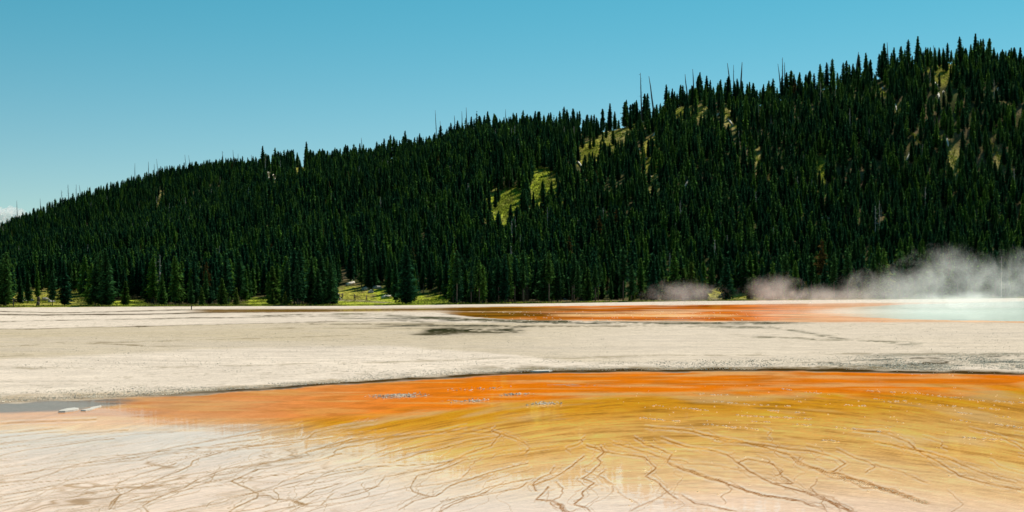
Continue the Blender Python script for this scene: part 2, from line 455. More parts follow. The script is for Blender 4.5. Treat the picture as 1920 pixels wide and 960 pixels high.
# far thin dark lines on the left
def colmix2(A, B, t): return A*(1-t[..., None]) + np.array(B, np.float32)*t[..., None]
def hband(pts, half, c, w, s=1.0, x0=-9e9, x1=9e9, soft=40, dash=0.0):
    global col, wet
    f = curve(pts)
    q = wpy + nF*0.15
    t = np.exp(-((q-f(PX))/half)**2) * sm(x0-soft, x0+soft, PX) * (1-sm(x1-soft, x1+soft, PX)) * s
    if dash: t = t*np.clip(1+dash*(fbm(PX*0.02, PY*0.25, 3, 31)*1.6-0.2)+dash*.9*fbm(PX*.12, PY*.8, 2, 32), 0, 1.2)
    t = np.clip(t, 0, 1)
    col = colmix(col, c, t); wet = np.maximum(wet, t*w)
DK = (0.09, 0.06, 0.03)
hband([(-400,583),(0,584),(100,587),(200,585),(350,581),(560,581),(700,579)], 0.9, DK, .2, .85, x1=600, dash=.4)
hband([(-400,589),(0,590),(100,591),(300,589),(400,586),(640,584),(760,583)], 1.1, DK, .3, .95, x1=700)
hband([(340,583.5),(640,582),(840,580),(960,579)], 2.7, (0.24,0.12,0.015), .45, 1.0, x0=370, x1=1000)
hband([(-400,607),(0,604),(130,601),(320,597),(480,595),(640,593),(760,591)], 0.8, (0.14,0.11,0.07), .1, .8, dash=.9, x1=760)
hband([(-400,622),(0,618),(150,615),(320,611),(470,607),(640,603),(760,602)], 0.9, (0.17,0.13,0.08), .1, .8, dash=.6, x1=720)
hband([(0,640),(200,647),(330,650),(480,648)], 1.3, (0.2,0.15,0.08), .0, .7, dash=1.3, x0=90, x1=340)
hband([(0,668),(60,665)], 1.2, (0.2,0.15,0.08), .0, .6, dash=1.0, x1=40)
hband([(500,617),(640,616),(760,617)], 1.0, (0.22,0.17,0.1), .0, .6, dash=1.2, x0=520, x1=790)
hband([(640,597),(800,598),(900,603),(1100,607),(1300,607)], 1.4, (0.14,0.13,0.10), .4, .8, x0=640, x1=1400, dash=1.2)
hband([(500,592),(640,589),(800,589),(900,592)], 1.0, (0.12,0.10,0.06), .3, .8, x0=480, x1=900, dash=1.1)
hband([(560,608),(800,608),(1000,612),(1200,612)], 1.2, (0.20,0.16,0.10), .3, .7, x0=560, x1=1300, dash=1.5)
hband([(0,650),(300,640),(700,628)], 1.0, (0.26,0.2,0.12), 0, .6, x0=-300, x1=760, dash=1.6)
hband([(300,690),(700,680),(1200,668),(1700,664)], 1.6, (0.34,0.27,0.18), 0, .6, x0=-300, x1=1960, dash=1.5)
# far orange pool with its brown margin
pt = curve([(500,584),(640,580),(840,577),(960,575),(1280,572),(1640,568),(2320,562)])
pb = curve([(800,584),(880,594),(960,600),(1100,602),(1640,604),(2320,608)])
inp = sm(-.8, .8, wpy-pt(PX))*(1-sm(-.8, .8, wpy-pb(PX)))*sm(800, 870, PX)
n1 = fbm(PX*0.006, PY*0.22, 4, 41)
hold_ = 0
fo = np.clip(sm(940, 1130, PX + n1*120), 0, 1)
pc = colmix(np.tile(np.array((0.26,0.11,0.008), np.float32), PX.shape+(1,)), (0.66,0.15,0.008), fo)
pc = colmix(pc, (0.80,0.42,0.20), np.clip(sm(-.05, .35, fbm(PX*0.008, PY*0.42, 4, 43))*fo, 0, 1)*0.85)
pc = pc*(1+0.9*fbm(PX*0.012, PY*0.7, 3, 47)[..., None])
pc = colmix(pc, (0.78,0.46,0.26), sm(1340, 1600, PX)*0.75)
col = col*(1-inp[..., None]) + pc*inp[..., None]
wet = np.maximum(wet, inp*0.28)
hband([(1010,591),(1100,592),(1300,592),(1400,592)], 2.4, (0.95,0.54,0.23), .15, .95, x0=1045, x1=1380, soft=30, dash=.3)
hband([(840,584.5),(960,585),(1100,583)], 0.7, (0.70,0.50,0.32), .2, .8, x0=620, x1=1000, dash=.4)
# pale rim under it; dark wet crust in front, tree reflection painted in
hband([(900,603.2),(1640,605),(1920,606),(2320,609)], 1.0, (0.66,0.50,0.36), .2, .9, x0=1150)
hband([(700,591),(760,594),(840,597),(960,602),(1200,606),(1400,606),(1560,606)], 2.4, (0.09,0.085,0.045), .25, .95, x0=730, x1=1500, dash=.75, soft=60)
hband([(740,601),(800,604)], 2.0, (0.15,0.13,0.09), .25, .7, x0=730, x1=830, dash=.8)
hband([(780,622),(880,619),(975,620)], 4.6, (0.035,0.035,0.015), .1, 1.35, x0=800, x1=976, soft=22, dash=.7)  # dark patch: the trees' reflection put into the crust colour
hband([(700,613),(800,611),(900,611),(1000,613)], 1.6, (0.10,0.09,0.06), .4, .8, x0=720, x1=1010, dash=1.1)
hband([(780,627),(880,624),(975,624)], 2.6, (0.07,0.06,0.03), .15, .9, x0=770, x1=950, soft=40, dash=.9)
hband([(1250,612),(1450,614),(1600,640),(1700,645)], 2.2, (0.2,0.18,0.12), .3, .7, x0=1300, x1=1720, dash=1.4)
hband([(1350,630),(1600,640),(1700,643)], 1.5, (0.18,0.16,0.1), .2, .7, x0=1400, x1=1700, dash=1.3)
# hot spring pool, turquoise, on the right
poo = curve([(1500,585),(1560,592),(1700,599),(1920,603),(2320,606)])
pt2 = curve([(1500,585),(1600,576),(1700,571),(1920,565),(2320,560)])
inpool = sm(-.8, .8, wpy-pt2(PX))*(1-sm(-.8, .8, wpy-poo(PX)))*sm(1480, 1740, PX)
col = colmix(col, (0.55, 0.64, 0.55), inpool)
wet = np.maximum(wet*(1-inpool), inpool*0.45)
# wet dark streaks at right above the foreground mats
hband([(1560,690),(1700,684),(1800,679),(1920,677),(2320,676)], 4.5, (0.10,0.08,0.05), .25, 1.0, x0=1600, dash=1.1, soft=60)
hband([(1560,681),(1750,672),(1920,668),(2320,668)], 1.8, (0.14,0.115,0.08), .2, .9, x0=1500, dash=1.3, soft=60)
hband([(1300,692),(1500,690),(1700,688)], 4.0, (0.26,0.20,0.12), .2, .8, x0=900, x1=1760, dash=.7, soft=80)
hband([(1650,668),(1920,664),(2320,664)], 3.0, (0.26,0.23,0.17), .2, .6, x0=1600, dash=1.0, soft=60)
# brown gravelly margin above the orange mats
dE = wpy-E1(PX)
mw = curve([(-400,22),(0,20),(300,14),(640,12),(1000,9),(1600,9),(2320,9)])(PX)
mar = sm(-1, -.25, dE/mw)*(1-sm(-1, 1.5, dE))
col = colmix(col, (0.30, 0.195, 0.075), np.clip(mar*(0.75+0.5*nB), 0, 1)*np.where(PX < 300, .75, .95))
dk = np.exp(-((dE+2.6)/2.6)**2)*np.clip((PX-200)/200, 0.15, 1)
col = colmix(col, (0.06, 0.032, 0.008), np.clip(dk*1.1*(1.0+0.6*nB), 0, 1)); wet = np.maximum(wet, dk*0.1)
# foreground film of water
fg = sm(-.8, 1.2, dE)
o_r = np.array((0.86, 0.205, 0.004), np.float32); o_l = np.array((0.80, 0.34, 0.13), np.float32)
tl = sm(250, 900, PX)
oc = o_l*(1-tl[..., None]) + o_r*tl[..., None]
oc = oc*(1+0.10*streak[..., None]+0.12*nB[..., None]+0.10*streak2[..., None])
oc = colmix(oc, (0.80, 0.36, 0.09), np.clip(sm(.1, .5, fbm(XX*.5, YY*1.6, 4, 27))*.7, 0, 1))
oc = colmix(oc, (0.62, 0.16, 0.012), np.clip(sm(.1, .6, fbm(XX*.25, YY*.9, 4, 28))*.5, 0, 1))
goldv = 0.16*streak+0.24*streak2+0.30*streak3+0.20*streak4+0.10*nA
gp_ = sm(20, 75, PY-E2(PX))[..., None]
gold = (np.array((0.93, 0.37, 0.015), np.float32)*(1-gp_)+np.array((1.0, 0.50, 0.10), np.float32)*gp_)*(1+goldv[..., None])
gold = colmix(gold, (0.52, 0.22, 0.02), np.clip(sm(.16, .6, -streak2*.7-streak3*.9)*.38, 0, 1))
gold = gold*np.array((1.0, 1.04, 1.35), np.float32)
gold = colmix(gold, (0.92, 0.60, 0.27), np.clip(sm(.05, .55, fbm(PX*.006, cq*.06, 4, 19))*.6, 0, 1))
palegold = np.array((0.96, 0.58, 0.26), np.float32)*(1+0.14*streak[..., None]+0.14*streak2[..., None]+0.18*streak3[..., None]+0.20*streak4[..., None])
cream = np.array((0.87, 0.615, 0.445), np.float32)*(1+0.07*streak[..., None]+0.09*streak2[..., None]+0.09*streak3[..., None]+0.10*streak4[..., None]+0.05*nA[..., None])
cream = colmix(cream, (0.84, 0.55, 0.32), np.clip(sm(.1, .7, fbm(XX*.9, YY*.35, 4, 23))*.45, 0, 1))
q = PY + streak*14 + nA*8
hs_ = fbm(PX*.005+nA*.3, PY*.13, 5, 29)
hs2 = fbm(PX*.016+nA*.3, PY*.30, 4, 39)
oc = colmix(oc, (0.84, 0.44, 0.16), np.clip(sm(.05, .5, hs_)*.75, 0, 1))
oc = colmix(oc, (0.50, 0.16, 0.02), np.clip(sm(.12, .5, hs2)*.45, 0, 1))
oc = colmix(oc, (0.84, 0.47, 0.26), (1-sm(150, 620, PX))*np.clip(.25+.9*hs2, 0, 1)*.7)
t2 = sm(-9, 12, q+hs_*16-E2(PX)-2)
left = 1-sm(380, 660, PX+streak*60+(850-PY)*.6)
base = oc*(1-t2[..., None]) + gold*t2[..., None]
t3 = sm(-34, 20, q-E4(PX)+np.where(PX > 1000, 6, 0))
base = base*(1-t3[..., None]) + palegold*t3[..., None]
t4 = sm(-10, 75, q-E4(PX)-18)
base = base*(1-t4[..., None]) + cream*t4[..., None]
tL = left*sm(-10, 16, q+hs_*16-E2(PX)-2)
base = base*(1-tL[..., None]) + cream*tL[..., None]
# blue-grey quiet water at the left
tg = (1-sm(-5, 3, q-E3(PX)))*(1-sm(180, 330, PX + nB*60 + hs2*90))
base = colmix(base, (0.20, 0.175, 0.15), tg*0.9)
col = col*(1-fg[..., None]) + base*fg[..., None]
wfg = 0.55 + 0.22*t2 - 0.24*t4*(1-.5*sm(500, 700, PX)*(1-sm(1000, 1300, PX)))
wfg = wfg*(1-tg*.35)
wfg = wfg*(1-0.25*np.clip(1-t2, 0, 1)*sm(300, 700, PX))
wet = wet*(1-fg) + fg*wfg
# fine flow lines and rills
arcl = 1-np.clip(np.abs(fbm(PX*.0035, cq*.085, 4, 55))*26, 0, 1)
arcl2 = 1-np.clip(np.abs(fbm(PX*.006+5, cq*.17, 3, 57))*20, 0, 1)
fine = 1-np.clip(np.abs(fbm(th*34 + fbm(XX*.8, YY*.8, 3, 60)*1.3, rr*.12+fbm(XX*.5, YY*.5, 2, 61)*.4, 4, 62))*15, 0, 1)
fine2 = 1-np.clip(np.abs(fbm(th*16 + fbm(XX*1.4, YY*1.4, 3, 70)*.8, rr*.16, 4, 72))*22, 0, 1)
fine3 = 1-np.clip(np.abs(fbm(th*60 + fbm(XX*1.1, YY*1.1, 3, 63)*1.6, rr*.16, 4, 64))*13, 0, 1)
leftw = 1-sm(520, 900, PX)
pat = np.clip(.55+1.3*fbm(XX*.45, YY*.25, 3, 68), 0, 1)
rightw = sm(760, 1000, PX)
fl = fg*np.clip(fine*(0.25+0.75*leftw*sm(800, 830, PY))*pat*(1-.6*rightw)+fine2*0.6*pat*(1-.5*rightw)+fine3*.5*leftw*sm(800, 830, PY)+rightw*(arcl*.4+arcl2*.2)*np.clip(.3+pat, 0, 1), 0, 1)*sm(4, 30, q-E2(PX))
rc = np.array((0.24, 0.085, 0.006), np.float32)
rcl = np.array((0.28, 0.145, 0.035), np.float32)
tR = sm(500, 1150, PX)
rcc = rcl*(1-tR[..., None]) + rc*tR[..., None]
rm = np.clip(rill*(1.12+0.75*fbm(PX*.09, PY*.22, 3, 66)), 0, 1)*fg
rim = np.clip(np.roll(rm, 3, 0)+np.roll(rm, -3, 0)-1.6*rm, 0, 1)
col = colmix(col, (0.94, 0.80, 0.62), rim*.45)
al = np.clip(np.maximum(rm*.86, fl*.72), 0, 1)[..., None]
col = col*(1-al) + rcc*al
rg = np.clip(ridge*fg, 0, 1)
col = colmix(col, (0.30, 0.15, 0.03), rg*0.6)
col = np.clip(col, 0.004, 0.94)
# crust flecks in the orange mats
for (cx_, cy_, rx_, ry_) in [(745,743,55,4.5),(960,741,26,2.5),(1022,758,26,3),(880,752,45,3),(1690,800,20,2),(1080,722,60,2)]:
    e = np.clip(1.3-np.sqrt(((PX-cx_)/rx_)**2+((PY-cy_)/ry_)**2), 0, 1)*sm(.0, .35, fbm(XX*6, YY*6, 3, 81))
    col = colmix(col, (0.42, 0.36, 0.26), np.clip(e*1.6, 0, 1)*.8)
# true relief
relief = 0.004*nB + 0.004*nF*(1-fg) - 0.012*rm + 0.012*rg + 0.03*fbm(XX*0.5, YY*0.5, 3, 90)*(1-fg)*sm(0, 8, -dE)
relief = relief + 0.02*sm(0, 4, -dE)
relief = np.where(fg > .5, 0.0012*nB - 0.0022*rm + 0.004*rg, relief)
ZZ2 = ZZ + relief
wet = np.clip(wet*(1-0.5*rg)*(1-.9*np.maximum(rm, fl*.7)), 0, 1)

V = np.stack([XX, YY, ZZ2], -1).reshape(-1, 3)
rgba = np.concatenate([col, wet[..., None]], -1).reshape(-1, 4).astype(np.float32)
ii = np.arange(nr*nc).reshape(nr, nc)
Q = np.stack([ii[:-1, :-1], ii[:-1, 1:], ii[1:, 1:], ii[1:, :-1]], -1)   # near->far rows: ccw seen from above
cY = YY[:-1, :-1]; keep = cY < shore_Y(PX[:-1, :-1]) + 3
def cell(a): return a[:-1, :-1]
zone = np.zeros(cell(PX).shape, int)
zone[cell(fg) > .5] = 1
zone[cell(inp) > .5] = 2
zone[cell(inpool) > .5] = 3
for zi, nm in enumerate(["ground", "runoff_water", "far_runoff_water", "spring_water"]):
    q_ = Q[(zone == zi) & keep].reshape(-1, 4)
    used, inv = np.unique(q_, return_inverse=True)
    me = mesh_np(nm, V[used], inv.reshape(-1, 4), M_ground, True)
    a = me.color_attributes.new("col", 'FLOAT_COLOR', 'POINT')
    a.data.foreach_set('color', rgba[used].ravel())
    tag(link(nm, me), kind='structure')
# the plain going on under and behind everything
me = mesh_np("plain", [(-9000,-9000,-1.6),(9000,-9000,-1.6),(9000,9000,-1.6),(-9000,9000,-1.6)], [(0,1,2,3)], simple_mat("plain_soil", (0.32,0.27,0.20), .9, .2, .02, 0))
tag(link("plain", me), kind='structure')

# ------------------------------------------------------------------ hillside
hc = np.concatenate([np.arange(-900, 2901, 10.0)])
hs = np.concatenate([[-3], np.arange(0, 80, 2.0), np.arange(80, 480, 5.0), np.arange(480, 1300, 14.0)])
HPX, HS = np.meshgrid(hc, hs); HY_ = shore_Y(HPX) + HS
HZ = hill_z(HPX, HY_); HZ[0] -= 0.5
HX = (HPX-CX)/F*HY_
HPY = HY-(HZ-H)/HY_*F
# clearings: (px, py, rx, ry, kind)   kind 0 bright grass, 1 tawny soil, 2 yellow grass, 3 rubble
CLEAR = [(945,390,34,27,0),(1022,362,27,24,0),(1010,330,24,12,0),(962,372,18,14,0),(1105,290,24,18,2),(1130,275,26,12,2),(1160,252,30,12,1),(1040,338,14,8,2),
         (1190,238,14,8,1),(1222,300,16,34,2),(1225,345,15,18,1),(1282,212,26,9,2),(1318,212,16,10,1),(1372,222,13,20,1),
         (1755,124,40,9,2),(1775,140,22,16,2),(1540,318,8,26,0),(1790,305,14,26,1),(500,318,12,16,3),(565,322,14,10,2),(825,250,20,10,2),(1655,175,5,10,1),(1165,285,12,8,1),
         (1420,300,5,22,1),(1870,290,7,16,1),(1462,178,8,8,1),(300,375,4,14,1),(1685,205,5,12,1),(1722,262,4,8,1),(735,302,6,12,1),(1510,400,10,6,1),
         (680,557,52,15,0),(665,552,30,10,2),(812,563,26,10,0),(90,563,72,16,2),(240,568,30,5,0),(760,567,50,4,0),(485,566,20,6,0),(1345,552,18,6,2),(1400,556,26,5,2)]
hcol = np.empty(HPX.shape+(3,), np.float32)
hn = fbm(HX/6, HY_/6, 4, 101); hn2 = fbm(HX/1.8, HY_/1.8, 3, 103)
hcol[:] = (0.055, 0.060, 0.024)
hcol = colmix(hcol, (0.16, 0.12, 0.07), sm(.05, .5, hn))
KC = {0: (0.40, 0.46, 0.04), 1: (0.44, 0.37, 0.12), 2: (0.38, 0.35, 0.06), 3: (0.34, 0.29, 0.17)}
for (cx_, cy_, rx_, ry_, k) in CLEAR:
    e = np.sqrt(((HPX-cx_)/(rx_*1.25))**2 + ((HPY-cy_)/(ry_*1.35))**2)
    hcol = colmix(hcol, KC[k], 1-sm(.75, 1.2, e+hn2*.2))
tn = sm(950, 1080, HPX)*(1-sm(30, 46, HS))*np.clip(.6+.8*hn, 0, 1)
hcol = colmix(hcol, (0.34, 0.27, 0.15), tn)
# tan footpath through the hikers' clearing
fp = curve([(600,563.5),(640,562.8),(660,563.6),(690,565.2),(730,567.6)])
tp = np.exp(-((HPY-fp(HPX))/1.3)**2)*sm(560, 620, HPX)*(1-sm(715, 745, HPX))
hcol = colmix(hcol, (0.42, 0.34, 0.24), np.clip(tp, 0, 1))
hn3 = fbm(HX/.9, HY_/2.2, 3, 107)
hcol = colmix(hcol, (0.20, 0.15, 0.07), np.clip(sm(.0, .4, hn3)*.75, 0, 1))
hcol = colmix(hcol, (0.07, 0.09, 0.03), np.clip(sm(.15, .5, fbm(HX/3.5+9, HY_/5, 3, 109))*.7, 0, 1)*(HS > 60))
hcol = hcol*(1+0.45*hn2[..., None])
hcol = np.clip(hcol, .01, .8)
nrh, nch = HPX.shape; ii = np.arange(nrh*nch).reshape(nrh, nch)
Q = np.stack([ii[:-1, :-1], ii[:-1, 1:], ii[1:, 1:], ii[1:, :-1]], -1).reshape(-1, 4)
m, nt, out = new_mat("hillside_grass_and_soil")
b = N(nt, "ShaderNodeBsdfPrincipled"); at = N(nt, "ShaderNodeAttribute", attribute_name="col"); geo = N(nt, "ShaderNodeNewGeometry")
no = N(nt, "ShaderNodeTexNoise"); no.inputs['Scale'].default_value = 1.3; no.inputs['Detail'].default_value = 7
nt.links.new(geo.outputs['Position'], no.inputs['Vector'])
mr = N(nt, "ShaderNodeMapRange"); mr.inputs[1].default_value = .3; mr.inputs[2].default_value = .7; mr.inputs[3].default_value = .5; mr.inputs[4].default_value = 1.5
nt.links.new(no.outputs[0], mr.inputs[0])
mx = N(nt, "ShaderNodeMix", data_type='RGBA', blend_type='MULTIPLY'); mx.inputs[0].default_value = 1
nt.links.new(at.outputs['Color'], mx.inputs[6]); nt.links.new(mr.outputs[0], mx.inputs[7]); nt.links.new(mx.outputs[2], b.inputs['Base Color'])
bp = N(nt, "ShaderNodeBump"); bp.inputs['Strength'].default_value = .8; bp.inputs['Distance'].default_value = .3
nt.links.new(no.outputs[0], bp.inputs['Height']); nt.links.new(bp.outputs[0], b.inputs['Normal'])
b.inputs['Roughness'].default_value = 1; b.inputs['Specular IOR Level'].default_value = 0
nt.links.new(b.outputs[0], out.inputs[0])
me = mesh_np("hillside", np.stack([HX, HY_, HZ], -1).reshape(-1, 3), Q, m, True)
a = me.color_attributes.new("col", 'FLOAT_COLOR', 'POINT')
a.data.foreach_set('color', np.concatenate([hcol, np.ones(hcol.shape[:2]+(1,), np.float32)], -1).reshape(-1, 4).ravel())
tag(link("hillside", me), kind='structure')

# ------------------------------------------------------------------ trees
def tube(pts, rad, n=6):
    """tapered tube through points"""
    V = []; Fc = []
    for i, (p, r) in enumerate(zip(pts, rad)):
        d = (Vector(pts[min(i+1, len(pts)-1)])-Vector(pts[max(i-1, 0)])).normalized()
        a = d.orthogonal().normalized(); b_ = d.cross(a)
        for k in range(n):
            an = 2*math.pi*k/n
            V.append(Vector(p)+(a*math.cos(an)+b_*math.sin(an))*r)
    for i in range(len(pts)-1):
        for k in range(n):
            Fc.append((i*n+k, i*n+(k+1) % n, (i+1)*n+(k+1) % n, (i+1)*n+k))
    Fc.append(tuple(range(n))[::-1]); Fc.append(tuple((len(pts)-1)*n+k for k in range(n)))
    return V, Fc

def crown_mesh(seed, Ht, R, start, dens=1.0, shape=0.85, gap=0.12, mat=None):
    """whorls of drooping branches, each a spray of small needle-clump faces"""
    r = random.Random(seed); V = []; T = []
    def tri(a, b_, c): T.append((len(V), len(V)+1, len(V)+2)); V.extend((a, b_, c))
    z = start*Ht; lean = (r.uniform(-.2, .2), r.uniform(-.2, .2))
    sect = [r.uniform(.7, 1.2) for _ in range(7)]
    while z < Ht*0.985:
        t = (z-start*Ht)/(Ht*(1-start))
        prof = ((1-t)**shape) * min(1, .55+t*4.0)
        rad = R*prof*r.uniform(.75, 1.15)
        nb = int((4+6*(prof**.6))*dens)
        a0 = r.uniform(0, 6.28)
        for k in range(nb):
            if r.random() < gap: continue
            a = a0 + 6.283*k/nb + r.uniform(-.3, .3)
            L = (rad+.12)*r.uniform(.65, 1.2)*sect[int(a/6.2832*7) % 7]
            up = r.uniform(-.30, .10) + .65*t      # lower branches droop, top ones rise
            ca, sa = math.cos(a), math.sin(a)
            cx0, cy0 = lean[0]*t, lean[1]*t
            ns = 2 + int(L/0.55)
            for s in range(ns):
                u = (s+.5+r.uniform(-.25, .25))/ns
                d = L*u
                w = (0.30+0.26*(1-u))*(.6+.4*min(1, L))*r.uniform(.75, 1.3)
                ln = (0.50+0.25*(1-u))*r.uniform(.8, 1.3)*(.6+.4*min(1, L))
                zc = z + up*d*.8 + r.uniform(-.12, .12)
                base = Vector((cx0+ca*(d-ln*.45), cy0+sa*(d-ln*.45), zc+r.uniform(.0, .15)))
                tip = Vector((cx0+ca*(d+ln*.6)-sa*r.uniform(-.2, .2), cy0+sa*(d+ln*.6)+ca*r.uniform(-.2, .2), zc+up*ln*.5-r.uniform(.02, .22)))
                tw = r.uniform(-.7, .7)
                side = Vector((-sa*w, ca*w, tw*w))
                tri(base-side, base+side, tip)
                if s % 2 == 0:
                    side2 = Vector((-sa*w*.4, ca*w*.4, w*.8))
                    tri(base+side2, base-side2, tip+Vector((0, 0, -.08)))
        z += Ht*0.030*r.uniform(.7, 1.25)/max(.6, dens**.5)
    # leader
    for k in range(3):
        a = k*2.1; w = .10
        tri(Vector((lean[0]+math.cos(a)*w, lean[1]+math.sin(a)*w, Ht*.955)), Vector((lean[0]-math.cos(a)*w, lean[1]-math.sin(a)*w, Ht*.955)), Vector((lean[0], lean[1], Ht)))
    return mesh_np("pine_crown", np.array([tuple(v) for v in V]), np.array(T), mat)

def trunk_mesh(seed, Ht, r0, mat=None, lean=(0, 0)):
    r = random.Random(seed)
    pts = [Vector((lean[0]*t+r.uniform(-.05, .05), lean[1]*t+r.uniform(-.05, .05), -0.5 if t == 0 else Ht*t*.97)) for t in (0, .12, .3, .55, .8, 1)]
    V, Fc = tube(pts, [r0*1.25, r0, r0*.85, r0*.6, r0*.33, .03])
    return mesh_py("pine_trunk", V, Fc, mat, True)

KINDS = []   # name-like descriptor, crown mesh, trunk mesh, unit height, radius
def kind(desc, seed, Ht, R, start, dens, shape, gap, mat, r0=.15, tm=None):
    KINDS.append(dict(desc=desc, crown=crown_mesh(seed, Ht, R, start, dens, shape, gap, mat), trunk=trunk_mesh(seed, Ht, r0, tm or M_bark), H=Ht, R=R, start=start))
kind("narrow spired", 1, 12.5, 1.85, .10, 1.15, .80, .08, M_pine)
kind("broad dense", 2, 12.0, 2.45, .06, 1.25, .85, .06, M_pine)
kind("slender", 3, 13.5, 1.75, .16, 1.05, .70, .12, M_pine)
kind("loose", 4, 12.5, 2.2, .20, .9, .75, .22, M_pine)
kind("full conical", 5, 11.5, 2.4, .05, 1.25, 1.0, .06, M_pine)
kind("columnar", 6, 12.5, 2.0, .12, 1.15, .55, .10, M_pine)
kind("bushy young", 7, 6.5, 1.60, .05, 1.1, .8, .10, M_young, .09)
kind("yellowing", 8, 12.5, 1.60, .42, .7, .7, .35, M_yellow)
kind("gaunt", 9, 13.5, 1.10, .30, .6, .5, .40, M_pine, .14)
kind("bare trunked", 10, 14.0, 1.50, .38, .9, .65, .15, M_pine, .17)
M_twig = simple_mat("grey_dead_twigs", (0.30, 0.27, 0.23), .9, .3, 2.0)
kind("dead bare", 11, 12.0, .75, .35, .35, .5, .6, M_twig, .22, M_log)

# logs first: they need gaps in the forest
LOGS = [((1229,252),(1213,281),.42,"thickest pale log, tilted steeply below the broken skyline tree"),((1199,281),(1211,299),.22,"thin pale log crossing left of the big tilted log"),((1224,289),(1209,302),.30,"short pale log crossing just under the big tilted log"),
 ((1223,299),(1222,328),.30,"upright pale log on the bright grass strip"),((1221,332),(1217,343),.16,"thin pale stick under the upright log"),((1171,320),(1166,333),.24,"short pale log in dark trees left of the log pile"),
 ((1084,305),(1093,318),.30,"pale log at the lower left end of the long grass slope"),((1146,266),(1152,278),.22,"small pale log on the tawny slope"),((1226,356),(1230,366),.22,"short log on brown soil under the log pile"),
 ((1366,226),(1374,236),.28,"pale log on tan soil near the leaning snag pair"),((1369,212),(1384,215),.24,"level pale log lying above tan soil near the ridge"),((1344,219),(1350,212),.28,"small bright log below the ridge right of the tan bank"),
 ((1655,166),(1659,181),.26,"steep white log below the tall thin snag"),((1679,198),(1682,212),.22,"slim white log down the slope from the steep white one"),
 ((1753,157),(1762,166),.30,"slanting pale log under the ridge-top meadow"),((1759,178),(1762,192),.32,"upright white log under the ridge-top meadow"),((1769,173),(1769,181),.26,"short white stub beside the upright white log"),
 ((1712,140),(1713,133),.26,"pale stub at the left end of the ridge-top meadow"),((1776,262),(1778,278),.26,"pale upright log in the dark right slope"),
 ((496,330),(508,320),.26,"upper of the pale parallel logs on the left ridge"),((500,338),(513,328),.26,"middle of the pale parallel logs on the left ridge"),((506,345),(517,336),.22,"lower of the pale parallel logs on the left ridge"),
 ((651,537),(664,532),.34,"pale log at dark forest edge above the hikers"),((716,560),(734,557),.22,"long pale log on the grass right of the hikers"),
 ((1537,411),(1556,411),.17,"level thin pale log halfway down the right slope"),((366,499),(400,496),.12,"thin level log in the lower left forest"),((1283,355),(1290,340),.24,"slanted pale log in the central forest"),
 ((1700,305),(1705,290),.22,"slanting log in a gap of the right forest"),((1868,175),(1872,165),.22,"pale log near the right ridge"),((1180,402),(1184,396),.24,"small pale log far down the central slope")]
for (a_, b2, r_, lab) in LOGS: pass

def tree_blocked(px, py, hpx):
    """true where the photograph shows open ground that this tree would cover"""
    blk = np.zeros(px.shape, bool)
    for (cx_, cy_, rx_, ry_, k) in CLEAR:
        inside = np.abs(px-cx_) < rx_*np.sqrt(np.clip(1-((np.clip(py, cy_-ry_, cy_+ry_)-cy_)/ry_)**2, .25, 1)) + 3
        v = (py > cy_-ry_) & (py < cy_+ry_+hpx*0.55)
        if cy_ > 530:
            v = (py > cy_-ry_) & (py < 590); inside = np.abs(px-cx_) < rx_*np.where(py > cy_, 1.0, .8)+4
        blk |= inside & v
    for (p0, p1, r_, lab) in LOGS:
        lo, hi = min(p0[0], p1[0])-3, max(p0[0], p1[0])+3
        v = (py > min(p0[1], p1[1])-1) & (py < max(p0[1], p1[1])+hpx*.6)
        blk |= (px > lo) & (px < hi) & v
    return blk & ((hsh(np.round(px*7), np.round(py*5), 3) > .17) | (py > 500))

pts = []
for (ya, yb, sp, jit) in [(246, 420, 3.1, .48), (420, 800, 3.1, .48), (800, 1320, 4.5, .48)]:
    ys = np.arange(ya, yb, sp)
    for y in ys:
        xs = np.arange(-0.55*y, 0.60*y, sp)
        xx = xs + RNG.uniform(-jit, jit, len(xs))*sp; yy = y + RNG.uniform(-jit, jit, len(xs))*sp
        pts.append(np.stack([xx, yy], -1))
P = np.concatenate(pts)
tpx = CX + P[:, 0]/P[:, 1]*F
ok = (P[:, 1] > shore_Y(tpx)+3)
P = P[ok]; tpx = tpx[ok]
tz = hill_z(tpx, P[:, 1]); tpy = HY-(tz-H)/P[:, 1]*F
n = len(P)
scl = RNG.normal(1.0, .17, n).clip(.5, 1.25)*np.where(P[:, 1]-shore_Y(tpx) < 45, .76, np.where(P[:, 1] > near_D(tpx)-22, .87, .66))
clump = fbm(P[:, 0]/25, P[:, 1]/25, 3, 200)
scl *= 1+.12*clump

kid = RNG.choice(11, n, p=[.215, .16, .165, .10, .12, .145, .012, .003, .025, .04, .015])
# nearer the shore: younger pale pines and bare-trunked ones at the right
front = P[:, 1]-shore_Y(tpx)
fr = RNG.random(n)
kid = np.where((front < 22) & (tpx > 1180) & (fr < .34), 6, kid)
kid = np.where((front < 40) & (tpx > 950) & (fr > .68), 9, kid)
kid = np.where((front < 11) & (fr > .45) & (fr < .63), 6, kid)
scl = np.where((front < 11) & (kid == 6), scl*RNG.uniform(.35, 1.0, n), scl)
kid = np.where((front < 30) & (tpx > 1600) & (fr > .94), 7, kid)
hpx = 12.5*scl*F/P[:, 1]
blk = tree_blocked(tpx, tpy, hpx) & ~((P[:, 1] > near_D(tpx)-16) & (tpx > 470))
scl = np.where((P[:, 1] > near_D(tpx)-18) & (P[:, 1] < near_D(tpx)+40) & (((tpx > 470) & (tpx < 660)) | ((tpx > 1680) & (tpx < 1830))), scl*.78, scl)
thin = (fbm(P[:, 0]/30+9, P[:, 1]/30, 3, 210) > .12) & (RNG.random(n) < .5)
